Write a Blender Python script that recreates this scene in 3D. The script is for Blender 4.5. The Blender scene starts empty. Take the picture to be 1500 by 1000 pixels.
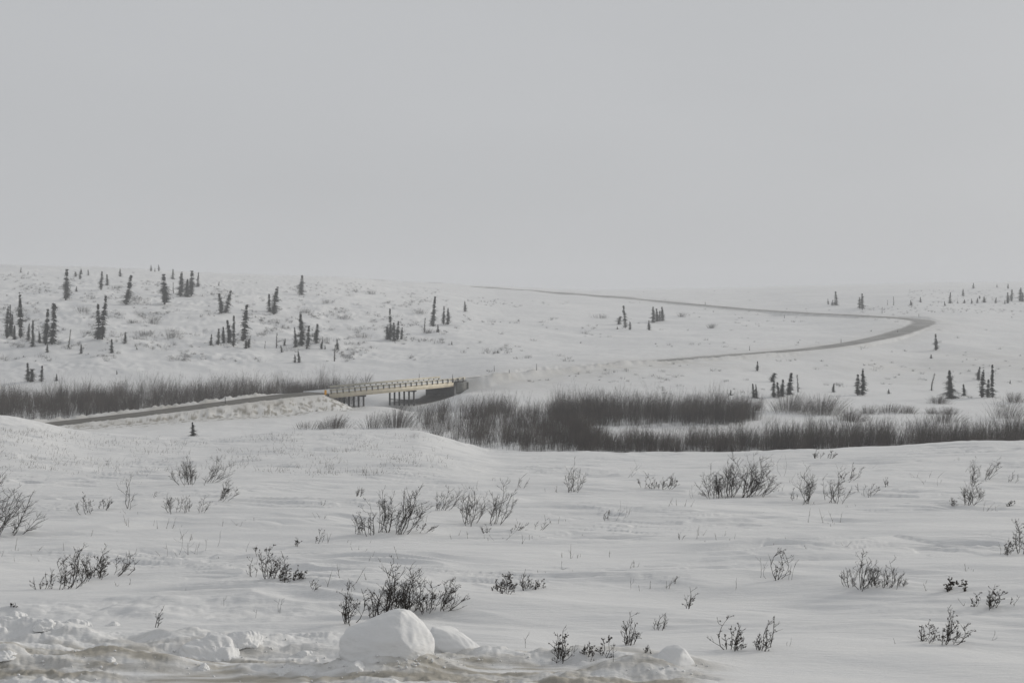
import bpy, math, random
import numpy as np
from mathutils import Vector, Matrix

# ------------------------------------------------------------------ scene, camera
SC = bpy.context.scene
COL = SC.collection
HOR, FOC = 460.0, 2083.0            # horizon row and focal length in photo pixels (1500 x 1000)
PITCH = math.atan((500.0 - HOR) / FOC)
cam_d = bpy.data.cameras.new("camera"); cam = bpy.data.objects.new("camera", cam_d); COL.objects.link(cam)
cam_d.sensor_width = 36.0; cam_d.lens = 36.0 * FOC / 1500.0
cam_d.clip_start = 0.2; cam_d.clip_end = 6000.0
cam.rotation_euler = (math.pi / 2 - PITCH, 0, 0)
SC.camera = cam

def ray(px, py):
    px = np.asarray(px, float); py = np.asarray(py, float)
    u = (px - 750.0) / FOC; v = (500.0 - py) / FOC
    c, s = math.cos(PITCH), math.sin(PITCH)
    return np.stack([u, c + v * s, v * c - s], -1)       # x right, y forward, z up

# ------------------------------------------------------------------ noise
_rng = np.random.RandomState(7)
_PERM = _rng.permutation(1024).astype(np.int64)
_GA = _rng.rand(1024) * 2 * math.pi
_GX, _GY = np.cos(_GA), np.sin(_GA)
def noise(x, y, seed=0):
    x = np.asarray(x, float); y = np.asarray(y, float)
    xi = np.floor(x).astype(np.int64); yi = np.floor(y).astype(np.int64)
    fx = x - xi; fy = y - yi
    def g(ix, iy, dx, dy):
        h = _PERM[(ix + seed * 131) & 1023]
        h = _PERM[(h + iy + seed * 57) & 1023]
        return _GX[h] * dx + _GY[h] * dy
    u = fx * fx * fx * (fx * (fx * 6 - 15) + 10); v = fy * fy * fy * (fy * (fy * 6 - 15) + 10)
    a = g(xi, yi, fx, fy); b = g(xi + 1, yi, fx - 1, fy)
    c = g(xi, yi + 1, fx, fy - 1); d = g(xi + 1, yi + 1, fx - 1, fy - 1)
    return ((a + (b - a) * u) * (1 - v) + (c + (d - c) * u) * v) * 1.5
def fbm(x, y, octv=3, seed=0, gain=0.5):
    r = 0; a = 1.0
    for o in range(octv):
        r = r + a * noise(x * 2 ** o, y * 2 ** o, seed + o); a *= gain
    return r
def sstep(e0, e1, x):
    t = np.clip((np.asarray(x, float) - e0) / (e1 - e0), 0, 1)
    return t * t * (3 - 2 * t)

# ------------------------------------------------------------------ terrain: profiles per viewing direction
def pchip(x, y, q):
    x = np.asarray(x, float); y = np.asarray(y, float); q = np.clip(np.asarray(q, float), x[0], x[-1])
    h = np.diff(x); dl = np.diff(y) / h
    m = np.zeros_like(y)
    for i in range(1, len(x) - 1):
        if dl[i - 1] * dl[i] > 0:
            w1 = 2 * h[i] + h[i - 1]; w2 = h[i] + 2 * h[i - 1]
            m[i] = (w1 + w2) / (w1 / dl[i - 1] + w2 / dl[i])
    m[0] = dl[0]; m[-1] = dl[-1]
    k = np.clip(np.searchsorted(x, q, side="right") - 1, 0, len(h) - 1)
    t = (q - x[k]) / h[k]
    return ((1 + 2 * t) * (1 - t) ** 2 * y[k] + t * (1 - t) ** 2 * h[k] * m[k]
            + t * t * (3 - 2 * t) * y[k + 1] + t * t * (t - 1) * h[k] * m[k + 1])

CREST_X = [-300, 0, 40, 90, 150, 220, 300, 400, 500, 560, 610, 650, 700, 750, 900, 1050, 1200, 1300, 1400, 1500, 1800]
CREST_Y = [598, 611, 619, 629, 637, 640, 641, 634, 633, 633, 635, 645, 657, 662, 664, 663, 659, 654, 648, 644, 634]
COLS = {   # px: beyond the crest, (distance, 'z' metres below the eye) or (distance, photo row)
    -300: ["z", (110, -10), (150, -16), (200, -20.5), (250, -22), (300, -22), (350, -22), "p", (400, 562), (450, 514), (520, 472), (600, 440), (720, 416), (850, 399), (1000, 386), (1250, 392), (1700, 398)],
    0:    ["z", (110, -10), (150, -16), (200, -20.5), (250, -22), (300, -22), (350, -22), "p", (400, 561), (450, 514), (520, 471), (600, 440), (720, 417), (850, 401), (1000, 389), (1250, 395), (1700, 400)],
    150:  ["z", (110, -12), (150, -17), (200, -20.8), (250, -22), (300, -22), (350, -22), "p", (400, 559), (450, 513), (520, 471), (600, 440), (720, 418), (850, 403), (1000, 393), (1250, 397), (1700, 402)],
    300:  ["z", (110, -12), (150, -17), (200, -20.8), (250, -22), (300, -22), (350, -22), "p", (400, 561), (450, 518), (520, 478), (600, 447), (720, 424), (850, 410), (1000, 400.5), (1250, 402), (1700, 406)],
    450:  ["z", (110, -12), (150, -17), (200, -20.8), (250, -22), (300, -22), (350, -22), "p", (400, 566), (450, 526), (520, 488), (600, 458), (720, 433), (850, 417), (1000, 408), (1400, 405), (1700, 408)],
    600:  ["z", (110, -12), (150, -17), (200, -20.8), (250, -22), (300, -21.8), (350, -22.6), "p", (400, 562), (450, 530), (520, 497), (600, 471), (720, 447), (850, 433), (1000, 424), (1330, 413), (1700, 417)],
    750:  ["z", (110, -12.4), (150, -17.5), (200, -21.3), (250, -22.3), (300, -21.5), (350, -19.6), "p", (400, 542), (450, 522), (520, 501), (600, 482), (720, 462), (850, 446), (1000, 434), (1200, 423), (1500, 421), (1700, 425)],
    900:  ["z", (110, -12.4), (150, -17.5), (200, -21.3), (250, -22.5), (300, -22.3), (350, -20.3), "p", (400, 541), (450, 523), (520, 504), (600, 487), (720, 468), (850, 452), (1030, 434.8), (1330, 427), (1850, 425), (1985, 428)],
    1050: ["z", (110, -12.4), (150, -17.5), (200, -21.3), (250, -22.5), (300, -22.3), (350, -20.8), "p", (400, 547), (450, 522.5), (520, 504), (600, 488), (720, 470), (850, 455), (920, 448), (1030, 438), (1330, 427), (1850, 422), (1985, 425)],
    1200: ["z", (110, -12.4), (150, -17.5), (200, -21.3), (250, -22.5), (300, -22.3), (350, -21.5), "p", (400, 559), (450, 530), (492, 509), (600, 488), (720, 466), (800, 458), (900, 444), (1030, 432), (1330, 422), (1850, 418), (1985, 421)],
    1350: ["z", (110, -12), (150, -17), (200, -21), (250, -22.5), (300, -22.3), (350, -21.5), "p", (400, 566), (450, 540), (520, 508), (600, 480), (655, 467), (720, 457), (850, 442), (1000, 429), (1330, 420), (1850, 414.5), (1985, 418)],
    1500: ["z", (110, -11.5), (150, -16.5), (200, -20.8), (250, -22.4), (300, -22.2), (350, -21.4), "p", (400, 567), (450, 541), (520, 510), (600, 486), (720, 460), (850, 443), (1000, 428), (1330, 418), (1850, 412.5), (1985, 416)],
    1800: ["z", (110, -11.5), (150, -16.5), (200, -20.8), (250, -22.4), (300, -22.2), (350, -21.4), "p", (400, 567), (450, 541), (520, 512), (600, 487), (720, 460), (850, 442), (1000, 425), (1330, 414), (1850, 408), (1985, 412)],
}
V0, V1, NV, NA = math.log(1.0), math.log(2500.0), 900, 700
A0, A1 = -0.46, 0.46
_vg = np.linspace(V0, V1, NV)
_ca, _ct = [], []
for px in sorted(COLS):
    a = math.atan2(px - 750.0, FOC); sec = 1 / math.cos(a)
    cr = float(np.interp(px, CREST_X, CREST_Y))
    D, Z = [], []
    plane = lambda d: -(2.2 + 0.0675 * d)
    zc = -(cr - HOR) / FOC * 80.0
    for d in (1.0, 2.0, 4, 7, 10, 14, 20, 28, 38): D.append(d); Z.append(plane(d))
    dz = zc - plane(80.0)
    for d, w in ((50, .22), (64, .60), (80, 1.0)): D.append(d); Z.append(plane(d) + dz * w)
    D.append(93); Z.append(zc * 93 / 80 - 0.55)
    mode = "z"
    for it in COLS[px]:
        if isinstance(it, str): mode = it; continue
        d, q = it
        D.append(d); Z.append(q if mode == "z" else -(q - HOR) / FOC * d)
    D.append(2500); Z.append(Z[-1] - 12)
    D = np.array(D) * sec; Z = np.array(Z)
    _ca.append(a); _ct.append(pchip(np.log(D), Z / D, _vg))
_ca = np.array(_ca); _ct = np.array(_ct)
_ag = np.linspace(A0, A1, NA)
# finer columns for the crest so that its curve is followed, then smooth across columns
GRID = np.empty((NA, NV))
for j in range(NV): GRID[:, j] = pchip(_ca, _ct[:, j], _ag)
# local crest curve: the pchip columns above only know the crest at 150 px steps
for i, a in enumerate(_ag):
    px = 750 + math.tan(a) * FOC; sec = 1 / math.cos(a)
    want = -(float(np.interp(px, CREST_X, CREST_Y)) - HOR) / FOC
    cx = sorted(COLS)
    have = -(float(np.interp(px, cx, [np.interp(q, CREST_X, CREST_Y) for q in cx])) - HOR) / FOC
    bump = np.exp(-((_vg - math.log(80 * sec)) / 0.22) ** 2)
    GRID[i] += (want - have) / sec * bump
k = np.exp(-np.linspace(-2, 2, 9) ** 2); k /= k.sum()
pad = np.pad(GRID, ((4, 4), (0, 0)), mode="edge")
GRID = sum(k[q] * pad[q:q + NA] for q in range(9))

def base_h(X, Y):
    R = np.maximum(np.hypot(X, Y), 1.0); a = np.arctan2(X, Y)
    fa = np.clip((a - A0) / (A1 - A0), 0, 1) * (NA - 1.001); fv = np.clip((np.log(R) - V0) / (V1 - V0), 0, 1) * (NV - 1.001)
    i = fa.astype(int); j = fv.astype(int); fa = fa - i; fv = fv - j
    t = (GRID[i, j] * (1 - fa) + GRID[i + 1, j] * fa) * (1 - fv) + (GRID[i, j + 1] * (1 - fa) + GRID[i + 1, j + 1] * fa) * fv
    return t * R

# ------------------------------------------------------------------ road centre lines
def pix(px, py, d):
    return (np.array([(px - 750.0) / FOC * d, d, -(py - HOR) / FOC * d]))
EA = np.array([-42.7, 332.0, -18.35]); EB = np.array([-15.0, 363.0, -17.15])     # near edge of the bridge deck
BL = float(np.linalg.norm((EB - EA)[:2])); BD = (EB - EA) / BL; BP = np.array([-BD[1], BD[0], 0.0])
def bridge_pt(s, t, z): return EA + BD * s + BP * t + np.array([0, 0, z])
CA, CB = bridge_pt(0, 4.5, 0), bridge_pt(BL, 4.5, 0)
def smooth_line(P, step):
    P = np.array(P); L = np.concatenate([[0], np.cumsum(np.linalg.norm(np.diff(P[:, :2], axis=0), axis=1))])
    q = np.arange(0, L[-1] + step * .5, step)
    # Catmull-Rom over arc length
    out = []
    for s in np.minimum(q, L[-1]):
        i = min(max(int(np.searchsorted(L, s, side="right")) - 1, 0), len(P) - 2)
        t = (s - L[i]) / (L[i + 1] - L[i])
        p0 = P[max(i - 1, 0)]; p1 = P[i]; p2 = P[i + 1]; p3 = P[min(i + 2, len(P) - 1)]
        m1 = (p2 - p0) / (L[i + 1] - L[max(i - 1, 0)]) * (L[i + 1] - L[i]); m2 = (p3 - p1) / (L[min(i + 2, len(P) - 1)] - L[i]) * (L[i + 1] - L[i])
        out.append((2 * t**3 - 3 * t**2 + 1) * p1 + (t**3 - 2 * t**2 + t) * m1 + (-2 * t**3 + 3 * t**2) * p2 + (t**3 - t**2) * m2)
    return np.array(out)
ROAD_L = smooth_line([pix(-420, 690, 225), pix(-180, 650, 252), pix(60, 622, 281), pix(200, 606, 297), pix(330, 589.5, 313), CA - BD * 8, CA], 3.0)
ROAD_R = smooth_line([CB, CB + BD * 8, CB + BD * 25, pix(827, 543, 403), pix(908, 533, 419), pix(1050, 521, 448), pix(1200, 508.5, 493), pix(1290, 493.5, 548), pix(1332, 481.5, 592),
                      pix(1351, 474, 622), pix(1352, 469.5, 644), pix(1330, 466.5, 666), pix(1270, 462, 700), pix(1180, 457.5, 770), pix(1100, 452.5, 850), pix(1000, 443.5, 930), pix(900, 435, 1030),
                      pix(820, 428.7, 1110), pix(700, 419.8, 1230), pix(600, 413.4, 1330), pix(540, 409.6, 1400), pix(440, 405.5, 1500), pix(340, 404, 1600)], 4.0)
FILL_L, FILL_R = ROAD_L[:-2], ROAD_R[3:]
def line_dist(X, Y, P):
    """signed distance, z along the line, arc length; X, Y flat arrays"""
    best = np.full(X.shape, 1e9); zz = np.zeros(X.shape); sg = np.ones(X.shape); ss = np.zeros(X.shape); s0 = 0.0
    for a, b in zip(P[:-1], P[1:]):
        d = b[:2] - a[:2]; L2 = float(d @ d)
        t = np.clip(((X - a[0]) * d[0] + (Y - a[1]) * d[1]) / L2, 0, 1)
        dx = X - a[0] - t * d[0]; dy = Y - a[1] - t * d[1]; q = dx * dx + dy * dy
        m = q < best
        best = np.where(m, q, best); zz = np.where(m, a[2] + t * (b[2] - a[2]), zz)
        sg = np.where(m, np.sign(d[0] * dy - d[1] * dx), sg); ss = np.where(m, s0 + t * math.sqrt(L2), ss)
        s0 += math.sqrt(L2)
    return np.sqrt(best) * sg, zz, ss

HALF = 4.4
def road_field(X, Y):
    """apply both roads: returns (distance, z, which) only evaluated near them"""
    d = np.full(X.shape, 1e3); z = np.zeros(X.shape); s = np.zeros(X.shape)
    for P in (FILL_L, FILL_R):
        lo = P[:, :2].min(0) - 45; hi = P[:, :2].max(0) + 45
        for c in range(0, len(P) - 1, 24):
            seg = P[c:c + 25]
            lo = seg[:, :2].min(0) - 40; hi = seg[:, :2].max(0) + 40
            m = np.nonzero((X > lo[0]) & (X < hi[0]) & (Y > lo[1]) & (Y < hi[1]))[0]
            if not len(m): continue
            dd, zz, s2 = line_dist(X[m], Y[m], seg)
            b = np.abs(dd) < np.abs(d[m])
            d[m[b]] = dd[b]; z[m[b]] = zz[b]; s[m[b]] = s2[b]
    return d, z, s

def near_bank(X, Y):
    """ploughed bank along the near roadside: height added and dirt"""
    px = 750 + X / np.maximum(Y, 1) * FOC
    side = 1 - sstep(980, 1110, px)
    wob = 0.5 * noise(X / 2.2, X * 0 + 3.3, 11) + 0.25 * noise(X / 0.8, X * 0 + 9.3, 12)
    lump = 0.45 + 1.0 * fbm(X / 1.1, Y / 0.6, 3, 21)
    far = np.exp(-((Y - 15.4 - wob * 0.7) / 0.75) ** 2) * (1 - sstep(330, 520, px)) * np.clip(lump - .3, 0.02, 1.2) * 0.07
    hollow = -np.exp(-((Y - 13.9 - wob * 0.4) / 0.6) ** 2) * (1 - sstep(380, 700, px)) * 0.07
    east = sstep(600, 760, px)
    mid = np.exp(-((Y - 12.75 + .55 * east - wob * 0.35 * (1 - .6 * east)) / (0.42 - .12 * east)) ** 2) * (0.05 + 0.06 * np.clip(lump, 0, 2)) * side
    near = np.exp(-((Y - 11.55 + 0.25 * (px < 1e9) * wob) / 0.38) ** 2) * np.clip(0.4 + 1.1 * fbm(X / 1.3, Y / 1.1, 2, 23), 0, 2) * 0.12 * side
    lobe = np.exp(-((X + 0.93) / 0.42) ** 2 - ((Y - 11.62) / 0.5) ** 2) * 0.20 + np.exp(-((X + 4.3) / 0.9) ** 2 - ((Y - 13.0) / 0.5) ** 2) * 0.10
    rough = side * (1 - sstep(13.2 - 1.0 * east, 14.6 - 1.8 * east, Y)) * (0.036 * fbm(X / 0.6, Y / 0.34, 5, 31, .68) * np.clip(.5 + noise(X / 1.7, Y / .8, 36), 0, 1.3) + 0.04 * np.abs(noise(X / 0.17, Y / 0.15, 35)) * np.clip(.2 + 1.4 * noise(X / 1.1, Y / .5, 37), 0, 1))
    crumb = side * (1 - sstep(15.5, 16.4, Y)) * sstep(14.2, 15, Y) * 0.022 * np.abs(fbm(X / 0.35, Y / 0.26, 3, 33)) * (1 - sstep(380, 560, px))
    rough = rough + side * (1 - sstep(12.9 - .8 * east, 13.6 - 1.1 * east, Y)) * (0.022 * sstep(-.05, .05, noise(X / .6, Y / .22, 38)) + 0.014 * sstep(-.08, .08, noise(X / .22, Y / .12, 39))) * sstep(-.1, .4, noise(X / 1.5, Y / .5, 40))
    z = (far + hollow + mid + near + lobe + rough + crumb)
    pat = fbm(X / 1.2, Y / 0.3, 4, 41)
    dirt = side * (1 - sstep(11.7, 13.0, Y + 0.5 * wob)) * np.clip(0.42 + 1.0 * pat + 0.6 * noise(X / .35, Y / .12, 46), 0, 0.95)
    stripe = np.clip(1 - np.abs(Y - 11.25 - 0.3 * wob) / 0.25, 0, 1) * np.clip(0.2 + 1.3 * fbm(X / 0.7, Y / 0.3, 3, 43), 0, 1) * side
    dirt = np.maximum(dirt, 0.9 * stripe)
    dirt = np.maximum(dirt, (1 - sstep(6.0, 9.5, Y)) * 0.75)
    return z, dirt

def height(X, Y, attrs=False):
    shp = np.shape(X); X = np.ravel(np.asarray(X, float)); Y = np.ravel(np.asarray(Y, float))
    R = np.hypot(X, Y)
    z = base_h(X, Y)
    d, rz, s = road_field(X, Y)
    ad = np.abs(d)
    # rolling relief
    nearf = 1 - sstep(95, 140, R)
    fade = sstep(2, 9, R)
    n = np.zeros_like(z)
    m = np.nonzero(R < 150)[0]
    x, y = X[m], Y[m]
    w = x * 0.16 + y + 0.9 * noise(x / 4.2, y / 3.1, 24) + 0.25 * noise(x / 1.4, y / 1.2, 25)    # wind rows cross the view slightly askew
    q = 0.17 * noise(x / 11, y / 7, 1) + 0.10 * noise(x / 4.6, w / 1.7, 2)
    q += 0.055 * (1 - np.abs(noise(x / 1.9, w / 0.6, 3)) * 2.2) * np.clip(noise(x / 5, y / 3.4, 4) * 1.6 + .35, 0.05, 1.2)
    q += (0.024 * noise(x / 0.95, w / 0.24, 5) * np.clip(.1 + 1.7 * noise(x / 5, y / 3, 15), 0, 1.5) + 0.012 * noise(x / 0.5, w / 0.13, 6) * np.clip(.3 + 1.2 * noise(x / 4, y / 2, 16), 0, 1.4)) * sstep(11, 15, y)
    q += (0.030 * sstep(-.035, .035, noise(x / 2.3, w / .62, 26)) + 0.018 * sstep(-.05, .05, noise(x / 1.1, w / .33, 27))) * sstep(-.05, .5, noise(x / 6, y / 4, 28)) * sstep(13, 17, y)    # broken wind crust
    n[m] += q * nearf[m] * fade[m]
    m = np.nonzero(R >= 95)[0]
    x, y = X[m], Y[m]; g = 1 - nearf[m]
    hill = sstep(400, 470, R[m])
    q = 0.28 * noise(x / 17, y / 13, 7) + 0.12 * noise(x / 5, y / 4, 8) + 0.04 * noise(x / 1.6, y / 1.2, 18)
    hl = hill * (1 - .8 * sstep(-90, 60, x)) * (1 - .6 * sstep(620, 850, y))
    q += hill * 1.3 * noise(x / 46, y / 38, 9) + hl * (0.8 * (0.5 - np.abs(noise(x / 21, y / 16, 10)) * 1.6) + 0.36 * noise(x / 8, y / 6, 13) + 0.13 * noise(x / 3, y / 2.4, 14))
    n[m] += q * g
    q2 = hill * (1 - sstep(-70, 40, x)) * (0.5 * noise(x / 2.2, y / 1.6, 19) * np.clip(noise(x / 30, y / 24, 20) + .3, 0, 1))
    n[m] += q2 * g
    # snow mound in front of the bridge
    mnd = 0.9 * np.exp(-((X + 31.5) / 6.5) ** 2 - ((Y - 331) / 6) ** 2) + 1.3 * np.exp(-((X + 12.5) / 5.5) ** 2 - ((Y - 350) / 6) ** 2)
    creek = np.exp(-(((X + 27) + (Y - 345) * 0.65) / 5.0) ** 2) * sstep(300, 335, Y) * (1 - sstep(385, 420, Y)) * 1.7
    z = z + n * (0.25 + 0.75 * sstep(6, 16, ad)) + mnd - creek
    # embankment and cutting
    fill = rz - 0.22 - np.maximum(ad - HALF - 1.2, 0) * 0.5
    cut = rz - 0.22 + np.maximum(ad - HALF - 2.0, 0) * 0.35
    on = ad < 38
    nb_ = sstep(7, 16, np.minimum(np.hypot(X - CA[0], Y - CA[1]), np.hypot(X - CB[0], Y - CB[1])))
    relief = np.where(on, nb_ * (0.34 * fbm(X / 2.6, Y / 2.6, 3, 51) * sstep(HALF + .6, HALF + 3.5, ad)), 0)
    z2 = np.minimum(np.maximum(z, fill + relief), cut + relief)
    berm = np.exp(-((ad - HALF - 1.3) / 0.7) ** 2) * (0.75 + 0.5 * fbm(X / 3.0, Y / 3.0, 2, 53)) * (R < 470)
    far_side = np.where(X < -40, np.where(d > 0, 1.0, 0.35), 0.45) * nb_
    near_lip = np.where((d < 0) & (X > -20) & (Y < 440), np.exp(-((ad - HALF - 2.2) / 1.5) ** 2) * sstep(366, 372, Y) * (1 - sstep(414, 426, Y)) * (1.5 + .5 * fbm(X / 4, Y / 4, 2, 55)), 0)
    z = np.where(on, z2 + (berm * far_side + near_lip) * (R > 200), z)
    bz, bd = near_bank(X, Y)
    nb = (R < 40) & (Y > 0)
    z = z + np.where(nb, bz * fade, 0)
    if not attrs: return z.reshape(shp)
    # stains: road dust on the banks, bare soil under the bridge deck
    dirt = np.where(nb, bd, 0.0)
    dirt = np.where(R < 8, np.maximum(dirt, 0.6), dirt)
    dust = np.where(on & (R > 150), np.exp(-np.maximum(ad - HALF, 0) / np.where(R < 380, 11.0, 8.0)) * np.where(R < 380, 0.62, 0.36), 0)
    dust = np.where(on & (R > 360) & (R < 432) & (d < 0), np.exp(-np.maximum(ad - HALF, 0) / 14.0) * .5, dust)
    clod = np.where(on & (R > 150) & (R < 360), sstep(-0.02, 0.5, fbm(X / 1.5, Y / 1.5, 4, 61, .65)) * sstep(5.5, 7, ad) * (1 - sstep(12, 18, ad)) * 0.95, 0)
    dust = np.maximum(dust * (0.8 + 0.5 * fbm(X / 6, Y / 6, 2, 62)), clod * ((d < 0) | (X > -30)))
    plume = np.exp(-((X - 150 - (Y - 440) * .9) / 75) ** 2) * np.exp(-((Y - 470) / 55) ** 2) * 0.26 * (0.8 + 0.6 * fbm(X / 26, Y / 13, 3, 64))
    dust = np.maximum(dust, plume)
    # far embankment sides are blown clear of snow
    bare = np.where(on & (R > 395), (1 - sstep(HALF - 0.4, HALF - .6 + np.where(R > 560, np.where(R > 1020, 12.0, np.where(R > 700, 4.0, 2.2)), 1.0) + np.where(R > 560, 1.5, .5) * noise(X / 7, Y / 7, 63), ad)) * 0.95, 0)
    # below the deck
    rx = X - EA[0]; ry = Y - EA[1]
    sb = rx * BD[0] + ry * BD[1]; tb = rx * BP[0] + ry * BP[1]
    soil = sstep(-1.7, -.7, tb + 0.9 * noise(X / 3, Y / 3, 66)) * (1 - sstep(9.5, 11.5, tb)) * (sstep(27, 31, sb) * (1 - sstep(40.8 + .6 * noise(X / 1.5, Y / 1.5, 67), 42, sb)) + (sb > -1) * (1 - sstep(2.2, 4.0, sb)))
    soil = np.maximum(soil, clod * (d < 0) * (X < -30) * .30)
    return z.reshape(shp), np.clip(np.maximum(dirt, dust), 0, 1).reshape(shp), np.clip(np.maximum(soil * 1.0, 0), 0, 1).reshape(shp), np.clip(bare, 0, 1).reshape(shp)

_T = np.concatenate([np.geomspace(5, 100, 900), np.geomspace(100.5, 560, 1500), np.geomspace(561, 2000, 900)])
def at(px, py):
    """where the photo's pixel meets the ground: world points"""
    px = np.atleast_1d(np.asarray(px, float)); py = np.atleast_1d(np.asarray(py, float))
    out = np.empty((len(px), 3))
    for c in range(0, len(px), 150):
        r = ray(px[c:c + 150], py[c:c + 150])
        P = r[:, None, :] * (_T / 1.0)[None, :, None]
        H = height(P[..., 0], P[..., 1])
        below = P[..., 2] <= H
        for i in range(len(r)):
            if not below[i].any():
                gap = P[i, 260:, 2] - H[i, 260:]; kx = int(np.argmin(gap / _T[260:])) + 260; t = _T[kx]
            else:
                kx = int(np.argmax(below[i]))
                if kx == 0: t = _T[0]
                else:
                    g0 = P[i, kx - 1, 2] - H[i, kx - 1]; g1 = P[i, kx, 2] - H[i, kx]
                    t = _T[kx - 1] + (_T[kx] - _T[kx - 1]) * g0 / max(g0 - g1, 1e-9)
            q = r[i] * t
            out[c + i] = (q[0], q[1], 0)
    out[:, 2] = height(out[:, 0], out[:, 1])
    return out

# ------------------------------------------------------------------ materials
def mat(name, color, rough=0.85, var=0.25, scale=6.0, coord="Object", spec=0.25, col2=None):
    m = bpy.data.materials.new(name); m.use_nodes = True
    nt = m.node_tree; b = nt.nodes["Principled BSDF"]
    b.inputs["Roughness"].default_value = rough; b.inputs["Specular IOR Level"].default_value = spec
    tc = nt.nodes.new("ShaderNodeTexCoord"); nz = nt.nodes.new("ShaderNodeTexNoise"); nz.inputs["Scale"].default_value = scale; nz.inputs["Detail"].default_value = 4
    nt.links.new(tc.outputs[coord], nz.inputs["Vector"])
    rp = nt.nodes.new("ShaderNodeValToRGB")
    c2 = col2 if col2 else tuple(c * (1 + var) for c in color)
    rp.color_ramp.elements[0].position = 0.3; rp.color_ramp.elements[1].position = 0.7
    rp.color_ramp.elements[0].color = (*[c * (1 - var) for c in color], 1); rp.color_ramp.elements[1].color = (*c2, 1)
    nt.links.new(nz.outputs["Fac"], rp.inputs["Fac"]); nt.links.new(rp.outputs["Color"], b.inputs["Base Color"])
    return m

SNOW = (0.775, 0.775, 0.77)
def snow_material(name, ground):
    m = bpy.data.materials.new(name); m.use_nodes = True
    nt = m.node_tree; b = nt.nodes["Principled BSDF"]; N = nt.nodes.new; L = nt.links.new
    b.inputs["Roughness"].default_value = 0.75; b.inputs["Specular IOR Level"].default_value = 0.2
    tc = N("ShaderNodeTexCoord")
    mp = N("ShaderNodeMapping"); mp.inputs["Scale"].default_value = (0.6, 2.2, 1.0) if ground else (3, 3, 3)
    L(tc.outputs["Object"], mp.inputs["Vector"])
    n1 = N("ShaderNodeTexNoise"); n1.inputs["Scale"].default_value = 1.3; n1.inputs["Detail"].default_value = 6
    L(mp.outputs["Vector"], n1.inputs["Vector"])
    r1 = N("ShaderNodeValToRGB"); r1.color_ramp.elements[0].position = .35; r1.color_ramp.elements[1].position = .65
    r1.color_ramp.elements[0].color = (SNOW[0] * .965, SNOW[1] * .97, SNOW[2] * .98, 1); r1.color_ramp.elements[1].color = (SNOW[0] * 1.02, SNOW[1] * 1.02, SNOW[2] * 1.02, 1)
    L(n1.outputs["Fac"], r1.inputs["Fac"])
    last = r1.outputs["Color"]
    if ground:
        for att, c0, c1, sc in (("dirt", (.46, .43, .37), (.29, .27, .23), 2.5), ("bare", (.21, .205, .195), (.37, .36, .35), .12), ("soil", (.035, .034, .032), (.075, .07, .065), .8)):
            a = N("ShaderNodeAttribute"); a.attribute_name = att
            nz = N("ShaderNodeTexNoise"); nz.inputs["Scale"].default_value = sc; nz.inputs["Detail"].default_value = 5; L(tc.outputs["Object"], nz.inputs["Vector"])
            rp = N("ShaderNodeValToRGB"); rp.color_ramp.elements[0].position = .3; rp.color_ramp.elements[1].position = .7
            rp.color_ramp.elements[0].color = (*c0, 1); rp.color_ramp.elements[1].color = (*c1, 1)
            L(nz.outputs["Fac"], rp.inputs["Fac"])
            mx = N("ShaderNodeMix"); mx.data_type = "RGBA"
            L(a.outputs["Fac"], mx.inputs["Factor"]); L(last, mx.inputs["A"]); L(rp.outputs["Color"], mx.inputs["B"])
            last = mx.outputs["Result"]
    L(last, b.inputs["Base Color"])
    n2 = N("ShaderNodeTexNoise"); n2.inputs["Scale"].default_value = 7 if ground else 3; n2.inputs["Detail"].default_value = 8; n2.inputs["Roughness"].default_value = .65
    L(mp.outputs["Vector"], n2.inputs["Vector"])
    bp = N("ShaderNodeBump"); bp.inputs["Strength"].default_value = 0.6 if ground else 0.3; bp.inputs["Distance"].default_value = 0.03 if ground else 0.012
    L(n2.outputs["Fac"], bp.inputs["Height"]); L(bp.outputs["Normal"], b.inputs["Normal"])
    return m

M = {
    "snow": snow_material("drifted_snow", True),
    "chunk": snow_material("packed_snow", False),
    "gravel": mat("packed_gravel_road", (.135, .128, .112), .9, .25, .35, "Object", .2),
    "far_gravel": mat("snow_dusted_gravel", (.215, .21, .20), .9, .18, .09, "Object", .2, (.36, .355, .345)),
    "needle": mat("spruce_needles", (.026, .031, .027), .9, .35, .8),
    "bark": mat("spruce_bark", (.07, .062, .055), .9, .3, 3),
    "twig": mat("birch_twigs", (.044, .038, .034), .9, .35, 4),
    "leaf": mat("withered_leaves", (.055, .045, .038), .9, .35, 20),
    "willow": mat("willow_stems", (.026, .021, .017), .95, .4, .3, "Object", .1, (.105, .086, .074)),
    "frost": mat("frosted_twigs", (.30, .30, .305), .9, .30, .4),
    "scrub": mat("frosted_scrub", (.12, .118, .117), .9, .35, .15),
    "straw": mat("dry_grass", (.13, .12, .105), .9, .3, 1.5),
    "tan": mat("weathered_tan_steel", (.62, .56, .44), .7, .14, .6),
    "rail": mat("galvanised_rail", (.56, .53, .44), .6, .12, .9),
    "post": mat("dark_rail_post", (.10, .095, .085), .8, .25, 2),
    "pile": mat("dark_steel_pile", (.045, .046, .048), .7, .3, 1),
    "wall": mat("grey_concrete", (.155, .155, .145), .9, .25, .8),
    "marker": mat("amber_reflective_sheet", (.75, .36, .03), .5, .08, 5),
    "dark": mat("dark_plastic_post", (.06, .055, .05), .7, .2, 4),
    "white": mat("white_reflector", (.7, .7, .68), .4, .08, 8),
}

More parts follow.
